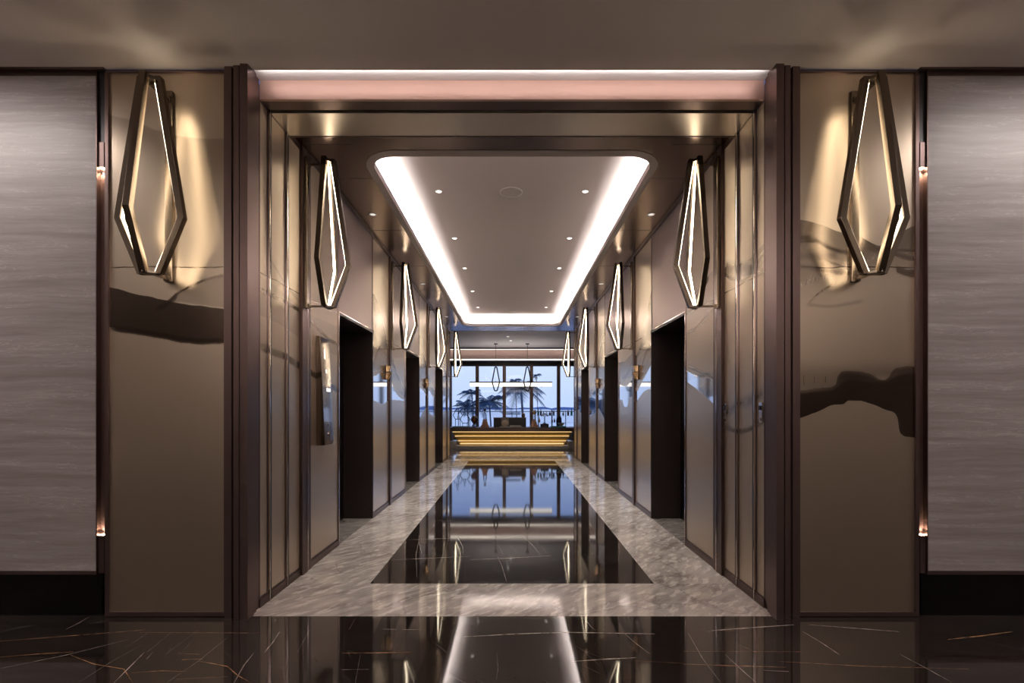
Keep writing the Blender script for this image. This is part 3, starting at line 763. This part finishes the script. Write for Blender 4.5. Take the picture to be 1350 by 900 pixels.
# ------------------------------------------------------------------ small wall fittings
# lift call panel: tapered wedge
def call_panel():
    y0, y1 = 4.075, 4.285; zt, zb = 1.905, .985
    t = empty('lift_call_panel', (-WX, (y0+y1)/2, zb), 'tall tapering mirror-faced call panel with brass sides beside the first lift doorway', 'call panel')
    mb = MB(); n = 5; ring0 = []; ring1 = []
    prof = [(y0, zb), (y1-.03, zb), (y1-.009, zb+.009), (y1, zb+.03), (y1, zt), (y0, zt)]
    th = lambda z: .030+.040*(zt-z)/(zt-zb)
    mb.loft([[(-WX+.0015, y, z) for y, z in prof], [(-WX+th(z), y, z) for y, z in prof]])
    mb.build('body', M['champagne'], t)
    i_ = .006
    prof2 = [(y0+i_, zb+i_), (y1-.03, zb+i_), (y1-.009-i_, zb+.009+i_), (y1-i_, zb+.03), (y1-i_, zt-i_), (y0+i_, zt-i_)]
    mb = MB(); mb.loft([[(-WX+th(z)-.001, y, z) for y, z in prof2], [(-WX+th(z)+.003, y, z) for y, z in prof2]])
    mb.build('mirror_face', plain('dark_mirror', (.42, .37, .35), .06, 1.0), t)
    X = lambda z: -WX+th(z)+.003
    glow = emissive('indicator_glow', (1, .93, .85), 1.4)
    for z0, z1, a, b in ((1.72, 1.80, 4.15, 4.17), (1.60, 1.63, 4.17, 4.19), (1.44, 1.47, 4.17, 4.25)):
        MB().loft([[(X(z)-.001, y, z) for y, z in ((a, z0), (b, z0), (b, z1), (a, z1))], [(X(z)+.002, y, z) for y, z in ((a, z0), (b, z0), (b, z1), (a, z1))]]).build('indicator', glow, t)
    for zc in (1.16, 1.08):
        MB().tube([(X(zc)-.002, 4.18, zc), (X(zc)+.006, 4.18, zc)], .016, 14).build('button', M['chrome'], t)
call_panel()
# brass arrival lanterns beside the doorways
def lantern(s, y, z, label):
    t = empty('lift_lantern', (s*(WX-.0), y, z), label, 'lift lantern', 'brass lift lanterns')
    def bx(a, b): return sorted((s*(WX-a), s*(WX-b)))
    x0, x1 = bx(.0015, .012); MB().box(x0, x1, y-.035, y+.035, z-.005, z+.19).build('mount', M['bronze'], t)
    for nm, za, zb_, o1, o2 in (('upper_wing', z+.10, z+.18, .055, .075), ('lower_wing', z, z+.093, .075, .035)):
        x = lambda v: s*(WX-v)
        MB().loft([[(x(.01), y-.04, za), (x(.01), y+.04, za), (x(o2 if nm == 'lower_wing' else o1), y+.03, za), (x(o2 if nm == 'lower_wing' else o1), y-.03, za)],
                   [(x(.01), y-.04, zb_), (x(.01), y+.04, zb_), (x(o1 if nm == 'lower_wing' else o2), y+.03, zb_), (x(o1 if nm == 'lower_wing' else o2), y-.03, zb_)]]).build(nm, M['gold'], t, bevel=.004)
for s, nm in ((-1, 'left'), (1, 'right')):
    lantern(s, 6.33, 1.67, 'small folded brass lantern past the first lift doorway, %s wall' % nm)
    lantern(s, 9.22, 1.67, 'small folded brass lantern past the second lift doorway, %s wall' % nm)
# two small steel handle plates on the right portal panels
for y, lab in ((3.735, 'small steel latch plate nearer the first sconce post, right portal wall'), (3.20, 'small steel latch plate next to the fluted portal frame, right portal wall')):
    t = empty('latch_plate', (WX, y, 1.20), lab, 'latch plate', 'steel latch plates')
    MB().box(WX-.008, WX-.0015, y-.021, y+.021, 1.20, 1.335).build('plate', M['chrome'], t, bevel=.002)
    MB().box(WX-.016, WX-.005, y-.011, y+.011, 1.285, 1.315).build('thumb_turn', M['black'], t)
    MB().box(WX-.013, WX-.005, y-.008, y+.008, 1.215, 1.235).build('keyhole_cover', M['chrome'], t)

# ------------------------------------------------------------------ dining room shell
DZ = 3.40; YWIN = 19.0
box_struct('wall_left', M['dining_wall'], -7.1, -7.0, 12.84, 19.6, 0, 3.8)
box_struct('wall_right', M['dining_wall'], 7.0, 7.1, 12.84, 19.6, 0, 3.8)
for s, nm in ((-1, 'left'), (1, 'right')):
    x0, x1 = sorted((s*(WX+.5), s*7.0)); box_struct('wall_'+nm, M['dining_wall'], x0, x1, 12.74, 12.84, 0, 3.8)
    x0, x1 = sorted((s*(WX-.01), s*(WX+.06))); box_struct('trim_27', M['bronze_frame'], x0, x1, YW-.02, YW+.02, 0, CZ)
box_struct('trim_28', M['black'], -7, 7, YW, YW+.10, CZ, 3.8)
box_struct('ceiling', M['dining_ceil'], -7, 7, YW+.10, 16.9, DZ, DZ+.1)
box_struct('trim_29', M['bronze'], -7, 7, 16.9, 17.15, DZ-.03, DZ+.1)
box_struct('ceiling', M['dining_ceil'], -7, 7, 17.15, 18.25, DZ+.12, DZ+.2)
box_struct('trim_30', M['strip'], -7, 7, 17.95, 18.12, DZ+.07, DZ+.10)
box_struct('trim_31', M['bronze_frame'], -7, 7, 18.25, 18.35, 3.16, DZ+.2)
box_struct('trim_32', M['strip'], -7, 7, 18.30, 18.36, 3.10, 3.14)
box_struct('trim_33', M['bronze'], -7, 7, 18.35, 18.75, 3.08, 3.22)
box_struct('trim_34', M['black'], -7, 7, 18.9, 19.15, 2.98, 3.5)
box_struct('ceiling', M['dining_ceil'], -7, 7, 18.35, 18.95, 3.5, 3.6)
# window wall
win = bpy.data.objects.new('window_1', None); C.objects.link(win); win.location = (0, YWIN, .3); win['kind'] = 'structure'
mx = [-1.36+1.06*i for i in range(-5, 9)]
for x in mx:
    MB().box(x-.065, x+.065, 18.92, 19.10, .3, 2.98).build('mullion', M['bronze'], win, bevel=.004)
MB().box(-7, 7, 18.94, 19.08, .3, .42).build('sill_rail', M['bronze'], win)
MB().box(-7, 7, 18.94, 19.08, 2.93, 2.985).build('head_rail', M['black'], win)
for a, b in zip(mx, mx[1:]):
    MB().box(a+.065, b-.065, 19.0, 19.012, .42, 2.93).build('pane', M['pane'], win)
box_struct('wall_window', M['dining_wall'], -7, 7, 18.9, 19.1, 0, .3)

# ------------------------------------------------------------------ counter
CY = 15.7; CT = .665
def pxm(n): return n*CY/F
cnt = empty('serving_counter', (0, CY+.3, 0), 'long gold-lit counter with stepped tapering front at the end of the corridor', 'counter')
MB().box(-2.55, 2.55, CY-.06, CY+.85, CT-.125, CT).build('worktop', M['bronze'], cnt, bevel=.006)
MB().box(-1.66, 1.66, CY+.20, CY+.75, .02, CT-.125).build('body', M['bronze'], cnt)
MB().box(-2.50, -1.98, CY+.16, CY+.78, .06, CT-.125).box(1.98, 2.50, CY+.16, CY+.78, .06, CT-.125).build('side_cabinet', M['bronze'], cnt)
goldm = brushed('gilded_step', (.46, .33, .12), .35, 'X', metal=.4)
z_levels = [(CT-.125, .400, 1.93, .0), (.400, .245, 1.86, .055), (.245, .04, 1.77, .11)]
for z1, z0, hw, back in z_levels:
    nx = hw-.07
    st = MB().loft([[(-nx, CY+back+.055, z0), (nx, CY+back+.055, z0), (nx, CY+.30, z0), (-nx, CY+.30, z0)],
                    [(-hw, CY+back, z1-.035), (hw, CY+back, z1-.035), (hw, CY+.30, z1-.035), (-hw, CY+.30, z1-.035)]])
    so_ = st.build('front_step', goldm, cnt)
    MB().box(-hw+.01, hw-.01, CY+back-.030, CY+back-.008, z1-.022, z1-.006).build('light_strip', M['gold_led'], so_)
M['white_marble'] = plain('white_marble', (.72, .69, .67), .2, vary=.25, scale=9)
MB().box(-1.80, 1.80, CY-.28, CY+.25, 0, .085).build('plinth', M['white_marble'], cnt, bevel=.004)
for s in (-1, 1):
    x0, x1 = sorted((s*1.80, s*2.03)); MB().box(x0, x1, CY-.04, CY+.6, 0, .225).build('plinth_block', M['white_marble'], cnt, bevel=.006)

MB().box(-1.68, 1.68, CY+.06, CY+.10, .13, .15).build('light_strip', emissive('plinth_fill_glow', (1, .72, .36), 1.3), cnt)  # glowing strip added under the last step to brighten the plinth
# things on the counter -------------------------------------------------
def cp(px, Y=CY+.35): return (px-VX)*Y/F
def zc(py, Y=CY+.35): return EYE+(VY-py)*Y/F
def lathe_thing(name, prof_parts, x, y, z, label, cat, group=None):
    t = empty(name, (x, y, z), label, cat, group)
    for nm, mat, prof in prof_parts: MB().lathe(prof, x, y, 18, z).build(nm, mat, t, smooth=True)
    return t
# black cabinet
x0, x1 = cp(650.7), cp(693.6); yb = CY+.35
t = empty('display_cabinet', ((x0+x1)/2, yb, CT), 'low wide black cabinet in the middle of the counter', 'cabinet')
MB().box(x0, x1, yb, yb+.35, CT, CT+.30).build('body', M['black'], t, bevel=.006)
MB().box(x0-.01, x1+.01, yb-.01, yb+.36, CT+.30, CT+.318).build('top', M['champagne'], t)
MB().box(x0+.03, (x0+x1)/2-.01, yb-.008, yb, CT+.02, CT+.28).build('door', M['black'], t)
MB().box((x0+x1)/2+.01, x1-.03, yb-.008, yb, CT+.02, CT+.28).build('door', M['black'], t)
CTOP = CT+.318
# stand with round dish
xs = cp(665.8, CY+.2); 
t = empty('plate_stand', (xs, CY+.2, CT), 'grey upright stand holding a round beige dish in front of the black cabinet', 'stand')
MB().box(xs-.125, xs+.125, CY+.23, CY+.25, CT, CT+.33).build('back_board', plain('grey_board', (.22, .20, .20), .5), t)
MB().box(xs-.125, xs+.125, CY+.14, CY+.23, CT, CT+.02).build('foot', plain('grey_board_foot', (.22, .20, .20), .5), t)
mb = MB(); n = 24
mb.loft([[(xs+r*math.cos(2*math.pi*k/n), CY+.20+dy, CT+.135+r*.92*math.sin(2*math.pi*k/n)) for k in range(n)] for r, dy in ((.115, .018), (.118, .008), (.10, 0), (.05, -.006), (.004, -.008))])
mb.build('dish', plain('beige_ceramic', (.62, .50, .38), .4), t, smooth=True)
# trays / books
def slab(name, xa, xb, y0, y1, z0, z1, mat, label, cat, group=None):
    o = MB().box(xa, xb, y0, y1, z0, z1).build(name, mat, bevel=min(.006, (z1-z0)*.3)); return tag(o, label, cat, group)
slab('serving_tray', cp(658.5, CY+.05), cp(688, CY+.05), CY-.02, CY+.12, CT, CT+.03, plain('pale_green', (.42, .48, .44), .4), 'flat pale green tray at the front edge of the counter centre', 'tray')
bk = empty('menu_book', (cp(679, CY+.05), CY+.05, CT+.03), 'white closed book lying on the pale green tray', 'book')
xa, xb = cp(672, CY+.05), cp(687, CY+.05)
MB().box(xa, xb, CY, CY+.11, CT+.03, CT+.035).box(xa, xb, CY, CY+.11, CT+.065, CT+.070).box(xa, xa+.006, CY, CY+.11, CT+.03, CT+.07).build('cover', plain('white_cover', (.75, .73, .70), .5), bk)
MB().box(xa+.006, xb-.008, CY+.004, CY+.106, CT+.035, CT+.065).build('pages', plain('paper', (.70, .66, .58), .8), bk)
slab('serving_tray', cp(726, CY+.1), cp(746, CY+.1), CY+.0, CY+.22, CT, CT+.045, plain('teal_lacquer', (.03, .30, .32), .3), 'long teal lacquer tray towards the right end of the counter', 'tray')
slab('serving_tray', cp(597, CY+.1), cp(620, CY+.1), CY+.0, CY+.22, CT, CT+.04, plain('pale_blue_lacquer', (.25, .48, .55), .3), 'long pale blue tray below the honeycomb rack', 'tray')
slab('storage_box', cp(712.5), cp(723), CY+.2, CY+.5, CT, CT+.11, M['black'], 'small low black box on the counter below the glass mushroom lamp', 'box')
# stepped brown stands
def stepped(px, label, h=.26):
    x = cp(px); y = CY+.3
    t = empty('stepped_stand', (x, y, CT), label, 'stand', 'stepped copper stands')
    br = brushed('copper_brown', (.40, .23, .16), .35)
    for i, (wd, z0, z1) in enumerate(((.14, 0, .05), (.115, .05, .09), (.09, .09, .17), (.07, .17, h))):
        MB().box(x-wd, x+wd, y-wd*.7, y+wd*.7, CT+z0, CT+z1).build('tier', br, t, bevel=.006)
    return x, y, CT+h
x, y, z = stepped(639.5, 'stepped copper-brown stand under the tall clear decanter')
dec = [('glass_body', M['clear'], [(0, 0), (.055, 0), (.06, .02), (.055, .16), (.022, .23), (.018, .27), (0, .27)]), ('stopper', M['black'], [(0, .271), (.02, .271), (.045, .30), (.045, .325), (.02, .345), (0, .345)])]
lathe_thing('decanter', dec, x, y, z, 'tall clear decanter with round black stopper on a copper stand', 'decanter')
x, y, z = stepped(704, 'stepped copper-brown stand under the glass globe', .24)
lathe_thing('glass_globe', [('foot', M['champagne'], [(0, 0), (.05, 0), (.05, .012), (.012, .03), (.012, .17), (0, .17)]), ('globe', M['amber_glass'], [(.01, .171), (.06, .19), (.085, .24), (.06, .295), (.02, .315), (.012, .33), (0, .33)])], x, y, z, 'smoky glass globe on a slim brass foot above a copper stand', 'ornament')
lathe_thing('glass_vase', [('foot', M['clear'], [(0, 0), (.085, 0), (.09, .05), (.06, .10), (.02, .12), (0, .12)]), ('bowl', M['amber_glass'], [(.02, .121), (.07, .15), (.115, .22), (.12, .28), (.09, .35), (.06, .375), (.05, .37), (.08, .34), (.105, .28), (.1, .22), (.05, .16), (0, .14)])], cp(625.5, CY+.12), CY+.12, CT, 'round amber glass vase on a clear foot beside the honeycomb rack', 'vase')
lathe_thing('glass_lamp', [('stem', M['dark_glass'], [(0, 0), (.07, 0), (.07, .015), (.016, .03), (.016, .24), (0, .24)]), ('shade', M['clear'], [(.016, .241), (.13, .25), (.12, .29), (.07, .33), (0, .345)])], cp(718), CY+.35, CT+.11, 'mushroom-shaped clear glass lamp on a dark stem above the small black box', 'lamp')
# wine glasses on the cabinet
wg = lathe_thing('wine_glass', [('bowl', M['clear'], [(.004, .081), (.03, .10), (.038, .14), (.030, .175), (.028, .175), (.035, .14), (.028, .105), (0, .088)]), ('stem', M['clear'], [(0, 0), (.032, 0), (.032, .004), (.005, .010), (.004, .081), (0, .081)])], cp(668.5), yb+.12, CTOP, 'clear wine glass on the black cabinet in the middle of the counter', 'glass', 'wine glasses on the black cabinet')
for i in range(1, 8):
    c = copy_tree(wg); c.location = (cp(668.5+2.35*i), yb+.12+.08*(i % 2), CTOP)
lathe_thing('candle_jar', [('jar', M['amber_glass'], [(0, 0), (.05, 0), (.062, .03), (.06, .10), (.045, .12), (0, .12)]), ('lid', M['gold'], [(0, .121), (.048, .121), (.048, .138), (.012, .15), (0, .16)])], cp(690), yb+.15, CTOP, 'amber jar with brass lid at the right end of the black cabinet', 'jar')
# honeycomb rack at left
hx0 = CY+.35; t = empty('honeycomb_rack', (cp(613), hx0, CT), 'black wire honeycomb rack at the left end of the counter', 'rack')
r = .155
def hexpts(cx, cz, r): return [(cx+r*math.cos(math.radians(60*k)), hx0, cz+r*math.sin(math.radians(60*k))) for k in range(6)]
cells = [(cp(603.5), zc(547)), (cp(613), zc(552.3)), (cp(622.7), zc(547))]
for cx, cz in cells:
    mb = MB(); P = hexpts(cx, cz, r)
    for i in range(6): mb.tube([P[i], P[(i+1) % 6]], .011, 6)
    mb.build('cell', M['black'], t)
mb = MB()
for px in (600.4, 606.6, 610, 616, 619.6, 625.8): mb.tube([(cp(px), hx0, CT), (cp(px), hx0, zc(552.4) if px not in (610, 616) else zc(557.6))], .009, 6)
mb.box(cp(599), cp(627), hx0-.08, hx0+.08, CT, CT+.02); mb.build('base', M['black'], t)
bot = [('glass_body', M['clear'], [(0, 0), (.04, 0), (.044, .02), (.044, .09), (.015, .125), (.013, .16), (0, .16)]), ('stopper', M['black'], [(0, .161), (.018, .161), (.022, .18), (.016, .20), (0, .205)])]
zt1 = zc(547)+r*math.sin(math.radians(60))+.011
b0 = lathe_thing('small_bottle', bot, cp(603.3), hx0, zt1, 'small clear bottle with black stopper on the outer honeycomb cell, farther from the vase', 'bottle', 'small stoppered bottles')
c = copy_tree(b0); c.location = (cp(622.8), hx0, zt1); c['label'] = 'small clear bottle with black stopper on the honeycomb cell above the amber vase'
c = copy_tree(b0); c.location = (cp(612.6), hx0, zc(552.3)+r*math.sin(math.radians(60))+.011); c['label'] = 'small clear bottle with black stopper on the middle, lowest honeycomb cell'
zin = zc(547)-r*math.sin(math.radians(60))+.011
c = copy_tree(b0); c.location = (cp(604.5), hx0, zin); c['label'] = 'small clear bottle standing inside the outer honeycomb cell'
# bottle rack with glass shelves at right
ry = CY+1.55; RX0, RX1 = cp(706, ry), cp(760, ry)
t = empty('bottle_rack', ((RX0+RX1)/2, ry, 0), 'slim dark rack with glass shelves behind the right half of the counter', 'rack')
mb = MB()
for x in (RX0, cp(728, ry), RX1):
    for yy in (ry, ry+.212): MB().box(x-.012, x+.012, yy-.012, yy+.012, 0, zc(540, ry)).build('post', M['black'], t)
shz = [zc(556.5, ry), zc(547.6, ry)]
for z in shz: MB().box(RX0-.01, RX1+.01, ry-.012, ry+.224, z-.02, z).build('shelf', M['clear'], t); 
MB().box(RX0, RX1, ry-.01, ry+.01, zc(542.4, ry), zc(541.6, ry)).build('rail', M['black'], t)
def bottle(px, shelf, h, r, mat, label, cap=M['black']):
    x = cp(px, ry+.1)
    lathe_thing('bottle', [('glass_body', mat, [(0, 0), (r, 0), (r, h*.55), (r*.4, h*.72), (r*.36, h*.93), (0, h*.93)]), ('cap', cap, [(0, h*.931), (r*.42, h*.931), (r*.42, h), (0, h)])], x, ry+.1, shz[shelf]+.0005, label, 'bottle', 'bottles on the glass shelves')
bottle(709.5, 1, .24, .034, M['green_glass'], 'green bottle, first from the globe on the upper glass shelf')
bottle(713, 1, .24, .034, M['dark_glass'], 'dark slim bottle beside the first green bottle on the upper glass shelf')
bottle(716.5, 1, .15, .03, M['dark_glass'], 'short dark bottle third from the globe on the upper glass shelf')
bottle(720.5, 1, .13, .035, M['clear'], 'short clear bottle in the middle of the upper glass shelf')
bottle(725, 1, .15, .04, M['dark_glass'], 'squat dark bottle left of the rack post on the upper glass shelf')
bottle(730, 1, .23, .03, M['dark_glass'], 'tall dark bottle just right of the rack post on the upper glass shelf')
bottle(742.5, 1, .14, .03, M['dark_glass'], 'short dark bottle past the window post on the upper glass shelf')
bottle(749, 1, .2, .036, M['dark_glass'], 'dark bottle next to the green one at the far end of the upper glass shelf')
bottle(753.5, 1, .24, .036, M['green_glass'], 'green bottle at the wall end of the upper glass shelf')
bottle(727.8, 0, .15, .03, M['dark_glass'], 'small dark bottle under the rack post on the lower glass shelf')
bottle(731, 0, .15, .03, M['dark_glass'], 'small dark bottle second from the rack post on the lower glass shelf')
bottle(734.3, 0, .15, .03, M['dark_glass'], 'small dark bottle third from the rack post on the lower glass shelf')
bottle(711, 0, .16, .036, M['amber_glass'], 'amber bottle on the lower glass shelf near the glass globe')
lathe_thing('tall_vase', [('body', M['violet_glass'], [(0, 0), (.075, 0), (.095, .10), (.085, .30), (.05, .36), (.04, .40), (.03, .40), (.03, .36), (0, .3)])], cp(737, CY+.45), CY+.45, CT, 'tall violet-brown glass vase on the counter behind the teal tray', 'vase')
lathe_thing('shallow_bowl', [('bowl', plain('cream_ceramic', (.62, .52, .45), .4), [(0, 0), (.05, 0), (.06, .015), (.13, .10), (.12, .10), (.05, .03), (0, .025)])], cp(739), CY+.15, CT+.045, 'shallow cream bowl on the teal tray', 'bowl')

# ------------------------------------------------------------------ pendant above the counter
py_ = CY+.2
pz = lambda p: EYE+(VY-p)*py_/F
pxx = lambda p: (p-VX)*py_/F
t = empty('linear_pendant', (pxx(674), py_, pz(515)), 'long horizontal pendant light with two hexagon loops above the counter', 'pendant light')
MB().box(pxx(619.4), pxx(728), py_-.04, py_+.04, pz(504.4), pz(503.0)).build('top_rail', M['black'], t)
MB().box(pxx(619.8), pxx(727.6), py_-.035, py_+.035, pz(509.2), pz(504.4)).build('diffuser', emissive('pendant_glow', (1, .93, .84), 1.5), t)
for px in (653.8, 695.2):
    c = pxx(px); q = pz
    P = [(c-.03, py_-.06, q(484)), (c+.03, py_-.06, q(484)), (c+.122, py_-.06, q(503.5)), (c+.04, py_-.06, q(515)), (c-.04, py_-.06, q(515)), (c-.122, py_-.06, q(503.5))]
    mb = MB()
    for i in range(6): mb.tube([P[i], P[(i+1) % 6]], .022, 6)
    mb.build('hexagon_loop', M['black'], t)
    mb = MB().tube([(c, py_-.06, q(484)), (c, py_-.06, DZ)], .008, 6)
    mb.box(c-.06, c+.06, py_-.1, py_-.02, DZ-.03, DZ); mb.build('hanging_rod', M['black'], t)
    MB().box(c-.012, c+.012, py_-.06, py_+.02, pz(503.2), pz(502.4)).build('clamp', M['black'], t)
# small downlights in the dining ceiling
for px, py, lab in ((669.5, 443.5, 'nearer of the two tiny downlights near the middle of the dining ceiling'), (673.2, 448.7, 'farther of the two tiny downlights near the middle of the dining ceiling')):
    Y = (DZ-EYE)*F/(VY-py); downlight((px-VX)*Y/F, Y, DZ, .05, lab, 'downlights in the dining ceiling', 6)

# ------------------------------------------------------------------ outside
g = G('sea'); p = g.pos()
n = g.noise(g.mapping(p, (.12, .6, 1)), 1, 4)
bmp = g.n('ShaderNodeBump'); bmp.inputs['Strength'].default_value = .02; g.l(n, bmp.inputs['Height'])
g.set(color=g.mix(n, (.42, .50, .72), (.55, .62, .82)), rough=.10, normal=bmp.outputs[0]); M['sea'] = g.m
struct(MB().box(-6000, 6000, 60, 8000, -6.5, -6.0), 'ground', M['sea'])
struct(MB().box(-60, 60, 19.7, 60, -6.5, -5.9), 'ground', plain('dusk_garden', (.50, .55, .66), .9, scale=.6))
struct(MB().box(-7.2, 7.2, 19.1, 20.9, -.3, -.02), 'ground', plain('terrace_paving', (.62, .64, .70), .7))
M['palm'] = plain('palm_leaf', (.06, .115, .17), .55, vary=.3)  # blue of the dusk haze painted into the leaf colour
M['trunk'] = plain('palm_trunk', (.07, .08, .10), .8, vary=.3)
def hill(x0, x1, Y, h, base):
    mb = MB(); n = 28; rings = []
    for i in range(n+1):
        f = i/n; x = x0+(x1-x0)*f
        hh = .15+h*math.sin(math.pi*f)**.7*(.75+.25*math.sin(9*f+1))
        rings.append([(x, Y-10, base), (x, Y-3, base+hh*.7), (x, Y, base+hh), (x, Y+12, base)])
    mb.loft(rings); return struct(mb, 'ground', plain('far_island', (.26, .34, .52), .9))
hill(150, 420, 2000, 19.0, -6.2)
hill(-420, 60, 2600, 14.0, -6.2)
hill(20, 260, 3000, 17.0, -6.2)
def palm(px, py, Y, R, n, seed, label, droop=1.0):
    r_ = random.Random(seed); c = at(px, py, Y)
    base = -5.9
    t = empty('palm_tree', (c.x, c.y, base), label, 'palm tree', 'palm trees outside the window')
    mb = MB(); N = 9; P = [(c.x+.25*math.sin(2.2*(1-i/N)), c.y, base+(c.z-base)*i/N) for i in range(N+1)]
    mb.tube(P, [(.13-.06*i/N)*(R/2.2) for i in range(N+1)], 9); mb.build('trunk', M['trunk'], t, smooth=True)
    mb = MB(); bm = mb.bm
    for k in range(n):
        az = 2*math.pi*(k+r_.random()*.6)/n; el = r_.uniform(-.15, 1.15)
        L = R*r_.uniform(.8, 1.1); d = Vector((math.cos(az), math.sin(az), 0)); side = Vector((-d.y, d.x, 0))
        pts = []; S = 12
        for i in range(S+1):
            f = i/S
            pts.append(Vector((c.x, c.y, c.z)) + d*(L*f*math.cos(el*.8)) + Vector((0, 0, L*(f*math.sin(el) - droop*.75*f*f))))
        mb.tube(pts, [.03*(1-.8*i/S)*R/2 for i in range(S+1)], 4)
        for i in range(1, S+1):
            for sg in (-1, 1):
                for h in (0, .5):
                    f = (i-h)/S; p0 = pts[i-1].lerp(pts[i], 1-h); tn = (pts[i]-pts[i-1]).normalized()
                    ll = R*.36*math.sin(math.pi*min(.96, f*.85+.14))
                    tip = p0 + side*(sg*ll*.8) + tn*(ll*.45) + Vector((0, 0, -ll*(.35+.3*r_.random())))
                    wv = tn*(.035*R/2)
                    a = bm.verts.new(p0-wv); b = bm.verts.new(p0+wv); q = bm.verts.new(tip); up_ = bm.verts.new(p0+(tip-p0)*.4+Vector((0, 0, .02)))
                    bm.faces.new((a, b, up_)); bm.faces.new((b, q, up_)); bm.faces.new((q, a, up_))
    mb.build('crown', M['palm'], t)
palm(687, 512, 40, 2.5, 20, 3, 'tall palm standing alone in the middle pane, arching fronds spread wide')
palm(645, 530, 34, 1.5, 24, 5, 'low bushy palm beside the left window post', .7)
palm(622, 519, 44, 1.5, 11, 8, 'small palm with loose fronds behind the leftmost window post', .8)
palm(616, 536, 36, 1.3, 14, 11, 'low palm behind the honeycomb rack', .7)
palm(679, 502, 62, 1.25, 12, 13, 'far palm top rising above the pendant light bar, middle pane', .9)
palm(707, 495, 66, 1.0, 10, 21, 'farthest small palm top beside the right hexagon loop', .9)
# rail of the terrace
t = empty('terrace_railing', (0, 20.8, -.02), 'glass terrace railing with slim blue-grey handrail outside the window', 'railing')
MB().box(-7, 7, 20.78, 20.82, 1.13, 1.16).build('handrail', plain('blue_grey_rail', (.16, .2, .3), .5), t)
rp = plain('blue_grey_post', (.16, .2, .3), .5)
for i in range(-6, 7): MB().box(i*1.15-.015, i*1.15+.015, 20.785, 20.815, -.02, 1.13).build('post', rp, t)
MB().box(-7, 7, 20.795, 20.805, .05, 1.10).build('glass_panel', M['pane'], t)
